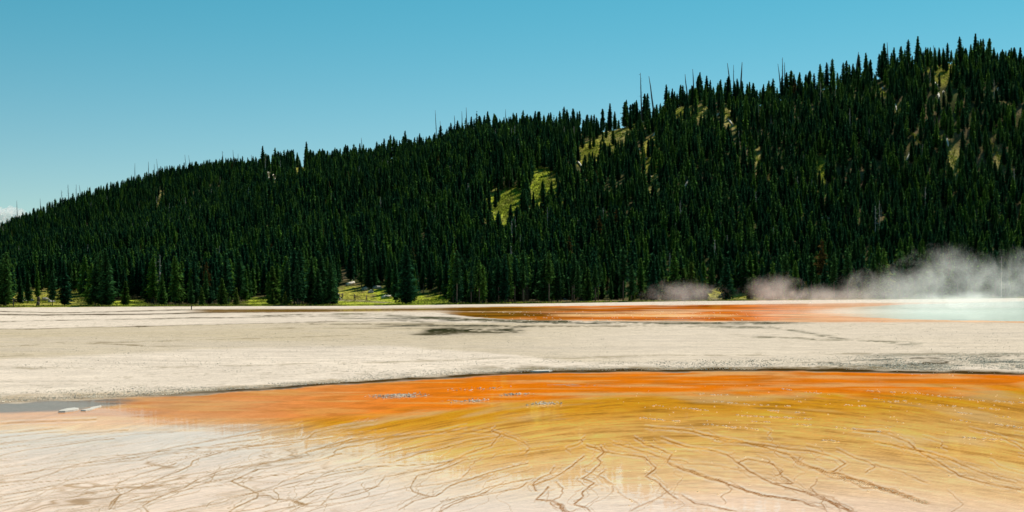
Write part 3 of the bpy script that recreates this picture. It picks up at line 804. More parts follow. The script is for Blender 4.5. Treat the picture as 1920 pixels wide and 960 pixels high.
# hidden behind the ridge: drop
gr = np.arange(245, 1330, 5.0); gp = np.arange(-400, 2400, 20.0)
GP, GY = np.meshgrid(gp, gr); GE = (hill_z(GP, GY)-H)/GY*F
GM = np.maximum.accumulate(GE, 0)
ip = np.clip(((tpx+400)/20).astype(int), 0, len(gp)-1); iy = np.clip(((P[:, 1]-245)/5).astype(int), 0, len(gr)-1)
vis = (HY-tpy + hpx*.9) > GM[iy, ip]
vis &= P[:, 1] < np.where(HY-tpy+3 < GM[iy, ip], np.minimum(P[:, 1]+1, near_D(tpx)+25), 1e9)
ridge_ = (P[:, 1] > near_D(tpx)-22) & (tpx > 470) & (RNG.random(n) < .52)
openf = (tpx > 980) & (tpx < 1560) & (front < 34) & (RNG.random(n) < .38)
keepm = ~blk & ~thin & vis & ~ridge_ & ~openf & (tpx > -330) & (tpx < 2330)
# open rows of trunks right of the hikers
P, tpx, tpy, tz, scl, kid = [a_[keepm] for a_ in (P, tpx, tpy, tz, scl, kid)]
# trees the photograph singles out: (px, base py, height px, kind)
extra = [(38,566,52,1),(52,564,60,5),(98,574,66,3),(121,573,84,1),(70,560,60,2),(1540,558,112,7),(1500,556,74,0),(170,571,34,6),(190,570,40,6),(205,571,36,6),(512,571,70,6),
         (235,572,44,6),(603,571,96,1),(583,571,88,0),(1248,562,44,6),(1282,562,58,6),(1296,563,70,6),(1322,562,36,6),(1226,563,74,4),(1264,562,92,4),(1406,560,40,6),(1440,560,88,1),
         (1642,556,60,6),(1660,556,78,6),(1765,556,80,6),(1800,556,92,1),(1840,556,64,6),(1885,556,70,6),(762,571,110,1),(742,565,80,0),(1362,562,80,4),(1578,559,85,4),
         (1198,190,0,0),(104,385,0,4)]
ex = []
for (a_, b2, hh, k) in extra:
    if hh == 0: continue
    if b2 > 400:
        Yb = float(shore_Y(a_)) + max(3.5, (float(shore_py(a_))-b2)*3.5)
        zb = float(hill_z(np.array([a_], float), np.array([Yb]))[0])
    ex.append(((a_-CX)/F*Yb, Yb, a_, HY-(zb-H)/Yb*F, zb, hh*Yb/F/KINDS[k]['H'], k))
# skyline individuals of the left shoulder
for (a_, hm) in [(103,1.25),(137,1.2),(190,1.0),(417,1.2),(493,1.3),(575,1.2),(760,1.15),(1250,1.15),(1313,1.1),(1610,1.1),(1658,1.3),(1720,1.2),(1828,1.2)]:
    D = FAR_D-8 if a_ < 480 else float(near_D(a_))-4
    zb = float(hill_z(np.array([a_], float), np.array([D]))[0])
    ex.append(((a_-CX)/F*D, D, a_, HY-(zb-H)/D*F, zb, hm, 3 if a_ < 160 else 0))
ex = np.array(ex)
# keep singled-out trees clear of random neighbours
for e in ex:
    d = np.hypot(P[:, 0]-e[0], (P[:, 1]-e[1]))
    k_ = d > 2.4
    P, tpx, tpy, tz, scl, kid = [a_[k_] for a_ in (P, tpx, tpy, tz, scl, kid)]
P = np.concatenate([P, ex[:, :2]]); tpx = np.concatenate([tpx, ex[:, 2]]); tpy = np.concatenate([tpy, ex[:, 3]])
tz = np.concatenate([tz, ex[:, 4]]); scl = np.concatenate([scl, ex[:, 5]]); kid = np.concatenate([kid, ex[:, 6].astype(int)])
rot = RNG.uniform(0, 6.283, len(P))
KH = np.array([k['H'] for k in KINDS]); KR = np.array([k['R'] for k in KINDS]); KS = np.array([k['start'] for k in KINDS])

# which 300 show largest: paint simple crowns far to near and count what stays visible
idb = np.full((640, 1920), -1, np.int32)
for i in np.argsort(-P[:, 1]):
    s = F/P[i, 1]; hp = KH[kid[i]]*scl[i]*s; w = KR[kid[i]]*scl[i]*s*.85
    yb = tpy[i]-KS[kid[i]]*hp; yt = tpy[i]-hp; x = tpx[i]
    for yy in range(max(0, int(yt)), min(640, int(yb)+1)):
        t = (yy-yt)/max(1, yb-yt); ww = w*max(0.0, min(1, t*1.25))**.8
        a0 = int(x-ww+.5); a1 = int(x+ww+.5)
        if a1 >= 0 and a0 < 1920: idb[yy, max(0, a0):min(1920, a1+1)] = i
cnt = np.bincount(idb[idb >= 0], minlength=len(P))
order = np.argsort(-cnt)
ind = sorted(order[:300], key=lambda i: tpx[i])
indset = np.zeros(len(P), bool); indset[ind] = True

ORD = ["first","second","third","fourth","fifth","sixth","seventh","eighth","ninth","tenth","eleventh","twelfth","thirteenth","fourteenth","fifteenth","sixteenth","seventeenth","eighteenth","nineteenth","twentieth","twenty-first","twenty-second","twenty-third","twenty-fourth","twenty-fifth"]
LM_FOOT = [(-999,"the photo's left edge"),(25,"the dark post"),(155,"the yellow clearing"),(240,"the left grass strip"),(359,"the thin post"),(485,"the bright grass nook"),(560,"the pale bush"),(680,"the hikers"),(812,"the grass gap"),(930,"the orange pool's tip"),(1050,"the dark bare trunks"),(1150,"the orange pool's middle"),(1240,"the leftmost steam"),(1345,"the tan gap"),(1440,"the second steam"),(1540,"the yellowing pine"),(1640,"the big steam cloud"),(1740,"the steam cloud"),(1830,"the turquoise water")]
LM_RIDGE = [(-999,"the photo's left edge"),(140,"the bushy snags"),(296,"the left snag pair"),(437,"the far dome's top"),(508,"the pale parallel logs"),(678,"the lone slanting snag"),(820,"the leaning snag group"),(874,"the needle snag"),(960,"the skyline centre"),(1100,"the long grass slope"),(1201,"the branchy snag"),(1228,"the big leaning snag"),(1292,"the knob's thin snags"),(1370,"the crossed snags"),(1392,"the rightward snag"),(1465,"the triple snag"),(1550,"the skyline dip"),(1609,"the dark broken snag"),(1664,"the tallest snag"),(1755,"the ridge-top meadow"),(1850,"the ridge's summit")]
def make_tree(i, counters):
    k = KINDS[kid[i]]
    foot = tpy[i] > 470
    mid = (not foot) and (tpy[i] > near_top(tpx[i])+90)
    LM = LM_FOOT if foot else LM_RIDGE
    L_ = [l for l in LM if l[0] <= tpx[i]][-1]
    zone_ = "at the forest foot" if foot else ("amid the slope below" if mid else "on the ridge")
    key = (k['desc'], zone_, L_[1]); counters[key] = counters.get(key, 0)+1
    o_ = ORD[min(counters[key]-1, 24)]
    colr = {6: "", 7: "", 10: ""}.get(kid[i], "dark ")
    if zone_ == "amid the slope below":
        lab = f"{o_} {colr}{k['desc']} pine below the skyline, right of {L_[1]}"
    else:
        lab = f"{o_} {colr}{k['desc']} pine {zone_}, right of {L_[1]}"
    grp = {"at the forest foot": "pines along the forest foot", "amid the slope below": "pines on the slope", "on the ridge": "pines along the ridge"}[zone_]
    e = bpy.data.objects.new("pine_tree", None); C.objects.link(e)
    e.location = (P[i, 0], P[i, 1], tz[i]); e.rotation_euler = (0, 0, rot[i]); e.scale = (scl[i],)*3; e.empty_display_size = .5
    tag(e, lab, "pine tree", grp)
    link("crown", k['crown'], e); link("trunk", k['trunk'], e)
cn = {}
for i in ind: make_tree(i, cn)

# the rest of the forest, one object instancing the same pines
rest = np.where(~indset)[0]
me = bpy.data.meshes.new("forest"); me.vertices.add(len(rest))
me.vertices.foreach_set('co', np.stack([P[rest, 0], P[rest, 1], tz[rest]], -1).astype(np.float32).ravel())
for nm, ty, arr in (("rot", 'FLOAT', rot[rest]), ("scl", 'FLOAT', scl[rest]), ("vid", 'INT', kid[rest])):
    a = me.attributes.new(nm, ty, 'POINT'); a.data.foreach_set('value', arr.astype(np.float32 if ty == 'FLOAT' else np.int32))
forest = link("forest", me)
tag(forest, "dense dark pine forest covering the whole hillside behind the springs", "forest", kind='stuff')
ng = bpy.data.node_groups.new("forest_instances", 'GeometryNodeTree')
ng.interface.new_socket("Geometry", in_out='INPUT', socket_type='NodeSocketGeometry')
ng.interface.new_socket("Geometry", in_out='OUTPUT', socket_type='NodeSocketGeometry')
gi = ng.nodes.new('NodeGroupInput'); go = ng.nodes.new('NodeGroupOutput')
jn = ng.nodes.new('GeometryNodeJoinGeometry')
# one joined mesh per kind, carried by unlinked template objects
tmpl = []
for k in KINDS:
    mA, mB = k['crown'], k['trunk']
    mm = bpy.data.meshes.new("forest_pine")
    nv = len(mA.vertices); ca = np.empty(nv*3, np.float32); mA.vertices.foreach_get('co', ca)
    cb = np.empty(len(mB.vertices)*3, np.float32); mB.vertices.foreach_get('co', cb)
    fa = [tuple(p.vertices) for p in mA.polygons]; fb = [tuple(v+nv for v in p.vertices) for p in mB.polygons]
    mm.from_pydata([tuple(v) for v in np.concatenate([ca, cb]).reshape(-1, 3)], [], fa+fb); mm.update()
    mm.materials.append(mA.materials[0]); mm.materials.append(mB.materials[0])
    mi = np.zeros(len(fa)+len(fb), np.int32); mi[len(fa):] = 1; mm.polygons.foreach_set('material_index', mi)
    tmpl.append(bpy.data.objects.new("forest_pine", mm))
for t_ in reversed(tmpl):
    oi = ng.nodes.new('GeometryNodeObjectInfo'); oi.inputs['Object'].default_value = t_; oi.inputs['As Instance'].default_value = True
    ng.links.new(oi.outputs['Geometry'], jn.inputs[0])
iop = ng.nodes.new('GeometryNodeInstanceOnPoints'); iop.inputs['Pick Instance'].default_value = True
def nattr(nm, ty):
    a = ng.nodes.new('GeometryNodeInputNamedAttribute'); a.data_type = ty; a.inputs['Name'].default_value = nm; return a.outputs['Attribute']
cx3 = ng.nodes.new('ShaderNodeCombineXYZ'); ng.links.new(nattr("rot", 'FLOAT'), cx3.inputs[2])
ng.links.new(gi.outputs[0], iop.inputs['Points']); ng.links.new(jn.outputs[0], iop.inputs['Instance'])
ng.links.new(nattr("vid", 'INT'), iop.inputs['Instance Index']); ng.links.new(cx3.outputs[0], iop.inputs['Rotation'])
ng.links.new(nattr("scl", 'FLOAT'), iop.inputs['Scale']); ng.links.new(iop.outputs[0], go.inputs[0])
md = forest.modifiers.new("forest_instances", 'NODES'); md.node_group = ng
print("TREES", len(P), "individual", len(ind), "min visible px", cnt[ind].min())

# ------------------------------------------------------------------ tufts of grass and low scrub in the clearings and along the shore
def tufts():
    rng = np.random.default_rng(21); PXs = []; PYs = []; Kc = []
    n_ = 9000; px = rng.uniform(-150, 2050, n_); off = np.abs(rng.normal(0, 6, n_))+.6
    PXs.append(px); PYs.append(shore_Y(px)+off); Kc.append(rng.random(n_))
    for (cx_, cy_, rx_, ry_, k) in CLEAR:
        c = hill_pt(cx_, cy_); r_ = rx_/F*c.y; n_ = int(200+rx_*ry_*1.6)
        x = c.x+rng.normal(0, r_*.6, n_); y = c.y+rng.normal(0, 12 if cy_ < 530 else 16, n_)
        px = CX+x/y*F; k_ = y > shore_Y(px)+.5
        PXs.append(px[k_]); PYs.append(y[k_]); Kc.append(rng.random(k_.sum()))
    px = np.concatenate(PXs); y = np.concatenate(PYs); x = (px-CX)/F*y; z = hill_z(px, y); n_ = len(px)
    h_ = np.where(y < 400, rng.uniform(.08, .34, n_), rng.uniform(.15, .55, n_))
    h_ = h_*np.where(np.abs(px-680) < 60, .6, 1)
    Vs = []
    for b_ in range(4):
        a = rng.uniform(0, 6.28, n_); w = h_*.35; dx = np.cos(a); dy = np.sin(a); o1 = rng.normal(0, .25, n_); o2 = rng.normal(0, .25, n_)
        Vs.append(np.stack([np.stack([x+o1-dx*w, y+o2-dy*w, z-.05], -1), np.stack([x+o1+dx*w, y+o2+dy*w, z-.05], -1), np.stack([x+o1+rng.normal(0, .15, n_), y+o2+rng.normal(0, .15, n_), z+h_*rng.uniform(.6, 1.2, n_)], -1)], 1))
    V_ = np.concatenate(Vs).reshape(-1, 3)
    m = foliage_mat("meadow_tufts", (0.18, 0.22, 0.03), (0.18, 0.22, 0.03), .5)
    o = link("grass", mesh_np("grass", V_, np.arange(len(V_)).reshape(-1, 3), m))
    tag(o, "tufts of green and tawny grass along the shore and in the clearings", "grass", kind='stuff')
tufts()

# ------------------------------------------------------------------ dead snags on the ridge
SNAGS = [(31,376,33,402,0,"lone thin snag against the little cloud at far left"),(75,372,77,384,0,"tiny snag right of the cloud"),(115,356,118,378,2,"branchy snag with bushy top on the left shoulder"),
 (128,346,129,376,2,"tallest branchy snag of the left shoulder cluster"),(143,346,143,370,1,"thin snag with tufts right of the left shoulder cluster"),(149,347,153,368,0,"leaning bare snag on the left shoulder"),
 (164,350,165,364,0,"short bare snag, left one of a pair on the left shoulder"),(169,350,173,362,0,"short leaning snag, right one of a pair on the left shoulder"),(253,306,253,334,0,"lone straight snag midway up the left shoulder"),
 (278,303,279,326,1,"stubby snag left of the close pair"),(289,307,290,322,1,"short tufted snag left in the close pair"),(294,298,298,320,1,"tilted snag right in the close pair"),
 (347,290,350,312,0,"thin left-leaning snag near the dome"),(354,291,359,312,0,"thin strongly leaning snag near the dome"),(417,283,419,303,2,"tufted snag on the dome"),(437,281,439,303,0,"straight bare snag on the dome"),(446,288,447,302,0,"small bare snag on the dome"),(471,290,472,304,1,"small tufted snag right of the dome"),
 (677,258,681,282,0,"lone slanting snag left of centre"),(816,206,819,252,0,"tallest snag of the leaning group left of centre"),(825,226,827,252,0,"short snag beside the tallest of the leaning group"),(852,217,853,246,0,"thin snag between the leaning group and the needle-like one"),
 (866,209,867,240,0,"thin snag left beside the needle-like one"),(874,201,877,232,0,"dark needle-like snag above the centre forest"),(948,205,949,225,0,"faint small snag near the skyline centre"),
 (1201,136,1203,215,3,"tall snag with fine side branches right of centre"),(1217,142,1228,205,0,"thick bare snag leaning left right of centre"),(1285,138,1290,170,0,"left thin snag on the knob"),(1299,129,1302,165,0,"right thin snag on the knob"),
 (1364,118,1374,172,0,"left-leaning one of the crossed snags"),(1376,121,1375,165,0,"straight one of the crossed snags"),(1392,116,1387,168,0,"snag leaning right beside the crossed pair"),(1458,120,1466,175,0,"left slanting snag of the triple group"),
 (1467,108,1468,175,1,"tallest middle snag of the triple group"),(1471,117,1472,172,1,"right snag of the triple group"),(1609,98,1603,145,1,"dark crooked snag right of the triple group"),(1664,79,1667,130,0,"tallest thin snag over the right ridge"),
 (1691,86,1696,120,1,"hooked snag near the ridge-top meadow"),(1750,85,1751,108,0,"thin snag above the ridge-top meadow"),(1842,82,1843,104,0,"small snag on the highest ridge")]
for si, (xt, yt, xb, yb, br, lab) in enumerate(SNAGS):
    r = random.Random(500+si)
    D = FAR_D-12 if xt < 480 else float(near_D(xt))-6
    zb = float(hill_z(np.array([float(xb)]), np.array([D]))[0])
    base = Vector(((xb-CX)/F*D, D, zb)); top = Vector(((xt-CX)/F*D, D+r.uniform(-1, 1), H+(HY-yt)/F*D))
    Lh = (top-base).length
    r0 = (0.36 if D < 1000 else .46)*r.uniform(.85, 1.2)*(1.5 if si in (26, 29, 31, 35) else 1.0)
    e = empty("dead_snag", base, lab, "dead tree", "dead snags along the skyline")
    ps = [base.lerp(top, t) - base + Vector((r.uniform(-.15, .15), 0, 0))*(1 if 0 < t < 1 else 0) for t in (0, .25, .5, .75, 1)]
    Vt, Ft = tube(ps, [r0, r0*.85, r0*.7, r0*.5, r0*.22], 6)
    link("trunk", mesh_py("snag_trunk", Vt, Ft, M_dead, True), e)
    nb = {0: 5, 1: 14, 2: 34, 3: 30}[br]
    for b_i in range(nb):
        t = r.uniform(.35 if br != 3 else .1, .97); p = (top-base)*t
        a = r.uniform(0, 6.283); l = {0: .7, 1: 1.1, 2: 2.3, 3: 1.5}[br]*r.uniform(.5, 1.2)*(1.15-t*.6)
        q_ = p + Vector((math.cos(a)*l, math.sin(a)*l, r.uniform(-.3, .5)*l))
        Vb, Fb = tube([p, p.lerp(q_, .6)+Vector((0, 0, .06)), q_], [.07, .05, .02], 4)
        link("branch", mesh_py("snag_branch", Vb, Fb, M_dead), e)

# ------------------------------------------------------------------ fallen logs
for li, (p0, p1, r_, lab) in enumerate(LOGS):
    r_ *= 1.35
    A = hill_pt(*p0); B = hill_pt(*p1)
    if (B-A).length > 16:           # nearly end-on rays on a grazing slope: keep the log a plausible length
        B.y = A.y + max(-6, min(6, B.y-A.y)); B.x = (p1[0]-CX)/F*B.y; B.z = H+(HY-p1[1])/F*B.y
    up = Vector((0, 0, r_*.8))
    r = random.Random(li)
    ps = [A+up, A.lerp(B, .35)+up+Vector((r.uniform(-.08, .08), 0, r.uniform(0, .15))), A.lerp(B, .7)+up, B+up]
    ps = [p-A for p in ps]
    Vt, Ft = tube(ps, [r_*1.1, r_, r_*.85, r_*.65], 7)
    for k in range(3):
        t = r.uniform(.2, .9); p = ps[0].lerp(ps[3], t); q_ = p+Vector((r.uniform(-.7, .7), r.uniform(-.5, .1), r.uniform(.3, .9)))
        Vb, Fb = tube([p, q_], [r_*.25, r_*.1], 4); o_ = len(Vt); Vt += Vb; Ft += [tuple(v+o_ for v in f) for f in Fb]
    o = link("fallen_log", mesh_py("fallen_log", Vt, Ft, M_log, True)); o.location = A
    tag(o, lab, "log", "fallen logs on the hillside")

# ------------------------------------------------------------------ boulders, stumps, posts
def rock_mesh(seed, s, mat):
    r = random.Random(seed)
    import bmesh
    bm = bmesh.new(); bmesh.ops.create_icosphere(bm, subdivisions=2, radius=1)
    for v in bm.verts:
        k = 1+.22*math.sin(v.co.x*3.1+seed)+.18*math.sin(v.co.y*4.3+seed*2)+r.uniform(-.08, .08)
        v.co = Vector((v.co.x*s[0]*k, v.co.y*s[1]*k, v.co.z*s[2]*k))
    me = bpy.data.meshes.new("boulder"); bm.to_mesh(me); bm.free(); me.materials.append(mat)
    return me
ROCKS = [(683,543.5,.8,"leftmost boulder of the row above the hikers' clearing"),(690,541.5,.9,"second boulder of the row above the hikers' clearing"),(697,546,.6,"small low boulder in the row above the clearing"),(702,542,.7,"third upper boulder of the row above the clearing"),(708,541.5,.9,"rightmost boulder of the row above the clearing"),(695,549,.7,"lowest boulder on the right of the clearing"),
 (629,554,.6,"small pale rock at the clearing's left corner"),(37,567,.9,"pale boulder beside the dark post"),(86,564,1.0,"white boulder between tree trunks in the yellow clearing"),(130,566,.8,"flat white rock right of the yellow clearing"),(97,567,.7,"small pale rock right of the white boulder"),(57,565,.8,"tan boulder midway in the yellow clearing"),(45,565,.7,"small grey boulder between pale and tan ones"),
 (617,558,.6,"pale rock in shade left of the hikers"),(630,561,.5,"low rock beside the path start"),(638,562,.5,"rock heap piece on the path's left end"),(1503,559,.8,"pale rock on the far shore behind the steam"),(1060,563,.6,"pale rock on the far shore above the orange pool"),(390,562,.5,"small pale rock under the left shore trees"),(404,563,.5,"smaller pale rock right of its twin under the left shore trees")]
for i, (a_, b2, s_, lab) in enumerate(ROCKS):
    p = hill_pt(a_, b2)
    r = random.Random(i+40)
    o = link("boulder", rock_mesh(i, (s_*r.uniform(.8, 1.4), s_, s_*r.uniform(.5, .8)), M_rock)); o.location = p+Vector((0, 0, s_*.2))
    tag(o, lab, "boulder", "pale boulders by the forest edge")
STUMPS = [(28,568,.35,.9,"dark stump beside the post"),(72,566,.4,1.2,"dark stump in the middle of the yellow clearing"),(71,574,.35,.9,"low dark stump near the shore"),(375,572,.3,.9,"pinkish stub at the shore by the thin post")]
for i, (a_, b2, rr_, hh, lab) in enumerate(STUMPS):
    p = hill_pt(a_, b2)
    Vt, Ft = tube([Vector((0, 0, -.2)), Vector((.02, 0, hh*.5)), Vector((.08, 0, hh))], [rr_*1.3, rr_, rr_*.8], 8)
    o = link("tree_stump", mesh_py("tree_stump", Vt, Ft, M_bark if i < 3 else M_log, True)); o.location = p
    tag(o, lab, "stump", "stumps near the shore")
def post(px, pyb, hpx_, w, lab, onhill):
    p = hill_pt(px, pyb) if onhill else gpt(px, pyb)
    h_ = hpx_*p.y/F
    Vt, Ft = tube([Vector((0, 0, -.2)), Vector((0, 0, h_-.05)), Vector((0, 0, h_))], [w, w, w*.7], 8)
    o = link("marker_post", mesh_py("marker_post", Vt, Ft, M_post)); o.location = p; tag(o, lab, "post", "marker posts on the flats")
post(25, 575.5, 17, .12, "dark wooden post standing in yellow grass at far left", True)
post(359, 581, 8, .08, "thin dark post standing on the white flat", False)

# ------------------------------------------------------------------ white sinter slab in the quiet water
def slab(name, pxs, lab, th_):
    P_ = [gpt(*p) for p in pxs]; c = sum(P_, Vector())/len(P_)
    n_ = len(P_); V_ = [p-c+Vector((0, 0, -.02)) for p in P_] + [(p-c)*.92+Vector((0, 0, th_)) for p in P_] + [Vector((0, 0, th_*1.15))]
    Fs = [(i, (i+1) % n_, n_+(i+1) % n_, n_+i) for i in range(n_)] + [(n_+i, n_+(i+1) % n_, 2*n_) for i in range(n_)]
    o = link(name, mesh_py(name, V_, Fs, M_slab)); o.location = c; tag(o, lab, "slab")
slab("sinter_slab", [(108,774),(112,771.5),(126,768),(140,766.5),(149,767.5),(146,770),(138,771.5),(122,773.5)], "white sinter slab standing out of the blue-grey shallows at left", .035)
slab("sinter_slab", [(150,771),(160,769),(168,768),(170,765.5),(180,763.5),(191,761.5),(189,764),(180,766.5),(172,769.5),(160,771.5)], "thin crooked pale slab trailing right of the white one", .025)
slab("sinter_slab", [(993,698.2),(1005,696.8),(1025,696),(1037,696.3),(1030,697.8),(1008,698.8)], "small pale slab on the upper rim of the orange runoff", .05)

# ------------------------------------------------------------------ gravel and crust chips
def gravel():
    rng = np.random.default_rng(5); Vs = []; Ts = []
    octa = np.array([(1,0,0),(0,1,0),(-1,0,0),(0,-1,0),(0,0,1)], np.float32)
    tr = np.array([(0,1,4),(1,2,4),(2,3,4),(3,0,4)])
    def put(px, py, s):
        n_ = len(px); z0 = ground_z(px, H*F/(py-HY)); Y = (H-z0)*F/(py-HY); z0 = ground_z(px, Y)
        x = (px-CX)/F*Y
        sc = np.stack([s*rng.uniform(.6, 1.6, n_), s*rng.uniform(.6, 1.3, n_), s*rng.uniform(.35, .9, n_)], -1)
        v = octa[None]*sc[:, None, :]
        a = rng.uniform(0, 6.28, n_); ca, sa = np.cos(a)[:, None], np.sin(a)[:, None]
        v = np.stack([v[..., 0]*ca-v[..., 1]*sa, v[..., 0]*sa+v[..., 1]*ca, v[..., 2]], -1) + rng.normal(0, .15, v.shape)*s[:, None, None]
        v += np.stack([x, Y, z0+.02], -1)[:, None, :]
        o_ = sum(len(q) for q in Vs)
        Vs.append(v.reshape(-1, 3)); Ts.append((tr[None]+np.arange(n_)[:, None, None]*5+o_).reshape(-1, 3))
    # along the brown margin
    n_ = 16000; px = rng.uniform(-100, 2020, n_); py = E1(px)-np.where(px > 350, 4.5, 1.5)-np.abs(rng.normal(0, 8, n_))*np.where(px < 300, 1.2, .9); put(px, py, rng.uniform(.008, .022, n_))
    # rubble at right
    n_ = 12000; px = 2020-np.abs(rng.normal(0, 330, n_)); py = 681+rng.normal(0, 8, n_)*np.clip((px-1100)/600, .3, 1); py = np.minimum(py, E1(px)-6); put(px, py, rng.uniform(.01, .035, n_))
    # everywhere, sparse
    n_ = 12000; px = rng.uniform(-100, 2020, n_); py = 600+100*rng.random(n_)**.8; py = np.minimum(py, E1(px)-3)
    kp = fbm(px*.004, py*.05, 3, 300) > -.05; px, py = px[kp], py[kp]; put(px, py, rng.uniform(.008, .026, len(px))*(H*F/(py-HY)/45)**.6)
    for (cx_, cy_, rx_, ry_, n_) in [(745,743,50,3.5,260),(1022,758,26,2.5,90),(960,741,26,2,70),(880,753,40,2.5,60),(900,730,60,3,50)]:
        px = cx_+rng.normal(0, rx_*.5, n_); py = cy_+rng.normal(0, ry_*.5, n_)-(px-cx_)*.04; put(px, py, rng.uniform(.012, .035, n_))
    V_ = np.concatenate(Vs); T_ = np.concatenate(Ts)
    o = link("gravel", mesh_np("gravel", V_, T_, simple_mat("gravel_chips", (0.62, 0.53, 0.40), .85, .7, 2.0, .2)))
    tag(o, "loose gravel and broken crust chips scattered over the white flats", "gravel", kind='stuff')
gravel()

# ------------------------------------------------------------------ white beads added as sun glints on the little terrace lips
def glint_beads():
    rng = np.random.default_rng(9)
    ang = np.arange(6)*math.pi/3
    dome = np.array([(math.cos(a), math.sin(a), 0) for a in ang]+[(.6*math.cos(a+.5), .6*math.sin(a+.5), .75) for a in ang]+[(0, 0, 1)], np.float32)
    tr = [(i, (i+1) % 6, 6+i) for i in range(6)]+[((i+1) % 6, 6+(i+1) % 6, 6+i) for i in range(6)]+[(6+i, 6+(i+1) % 6, 12) for i in range(6)]
    tr = np.array(tr); Q_ = []
    for k, p in enumerate(RIDGES):
        l = rough_line(p, 900+k, amp=1.2); L_ = len(l)
        runs = [rng.random() for _ in range(6)]
        for j in range(L_-1):
            if runs[(j*6)//L_] < .30 or rng.random() < .35: continue
            for q in range(rng.integers(1, 6)):
                t = rng.random(); Q_.append((l[j][0]+(l[j+1][0]-l[j][0])*t+rng.normal(0, 1), l[j][1]+(l[j+1][1]-l[j][1])*t+rng.normal(0, .5), rng.uniform(.008, .026)))
    for q in range(170): Q_.append((rng.uniform(1150, 1930), rng.uniform(722, 950) if q % 3 else rng.uniform(722, 800), rng.uniform(.006, .018)))
    for q in range(160):
        t = rng.random(); Q_.append((1550+190*t+rng.normal(0, 3), 888+56*t+rng.normal(0, 2), rng.uniform(.005, .012)))
    for q in range(500):   # far beads imitating glitter on the lips of the runoff and the wet crust at the right
        Q_.append((rng.uniform(1650, 1930), rng.normal(683, 6), rng.uniform(.012, .035)))
    for q in range(160): Q_.append((rng.uniform(900, 1420), rng.uniform(584, 604), rng.uniform(.04, .09)))
    V_ = []; T_ = []
    for i, (a_, b2, r_) in enumerate(Q_):
        g = gpt(a_, b2); V_.append(dome*np.array((r_*rng.uniform(1, 1.8), r_, r_*.9))+np.array(g)+(0, 0, .001)); T_.append(tr+13*i)
    m, nt, out = new_mat("glint_bead_white"); b = N(nt, "ShaderNodeBsdfPrincipled")
    b.inputs['Base Color'].default_value = (.95, .86, .66, 1); b.inputs['Roughness'].default_value = .3; b.inputs['Specular IOR Level'].default_value = .6
    t = N(nt, "ShaderNodeBsdfTranslucent"); t.inputs[0].default_value = (.98, .88, .66, 1)
    ms = N(nt, "ShaderNodeMixShader"); ms.inputs[0].default_value = .72
    nt.links.new(b.outputs[0], ms.inputs[1]); nt.links.new(t.outputs[0], ms.inputs[2]); nt.links.new(ms.outputs[0], out.inputs[0])
    o = link("glint_beads", mesh_np("glint_beads", np.concatenate(V_), np.concatenate(T_), m, True))
    tag(o, "white beads added as sun glints along ripples of the golden shallows", "glint_beads", kind='stuff')
glint_beads()

# ------------------------------------------------------------------ hikers
M_skin = simple_mat("skin", (0.42, 0.26, 0.19), .6, .05); M_dark = simple_mat("dark_cloth", (0.03, 0.03, 0.04), .9, .2)
M_tan = simple_mat("tan_cloth", (0.30, 0.22, 0.14), .9, .2); M_hair = simple_mat("hair", (0.04, 0.03, 0.02), .8, .2)
M_blue = simple_mat("blue_grey_cloth", (0.08, 0.10, 0.14), .9, .2)
def skinned(verts, edges, rad, mat, name, parent, root=0):
    me = bpy.data.meshes.new(name); me.from_pydata([tuple(v) for v in verts], edges, []); me.update()
    ob = bpy.data.objects.new(name, me); C.objects.link(ob)
    sk = ob.modifiers.new("skin", 'SKIN'); sk.branch_smoothing = .5
    for i, sv in enumerate(me.skin_vertices[0].data):
        sv.radius = (rad[i], rad[i]*.8) if not isinstance(rad[i], tuple) else rad[i]; sv.use_root = (i == root)
    ss = ob.modifiers.new("sub", 'SUBSURF'); ss.levels = 1; ss.render_levels = 1
    dg = bpy.context.evaluated_depsgraph_get(); ev = ob.evaluated_get(dg)
    m2 = bpy.data.meshes.new_from_object(ev)
    bpy.data.objects.remove(ob)
    m2.materials.clear(); m2.materials.append(mat); m2.polygons.foreach_set('use_smooth', [True]*len(m2.polygons))
    return link(name, m2, parent)
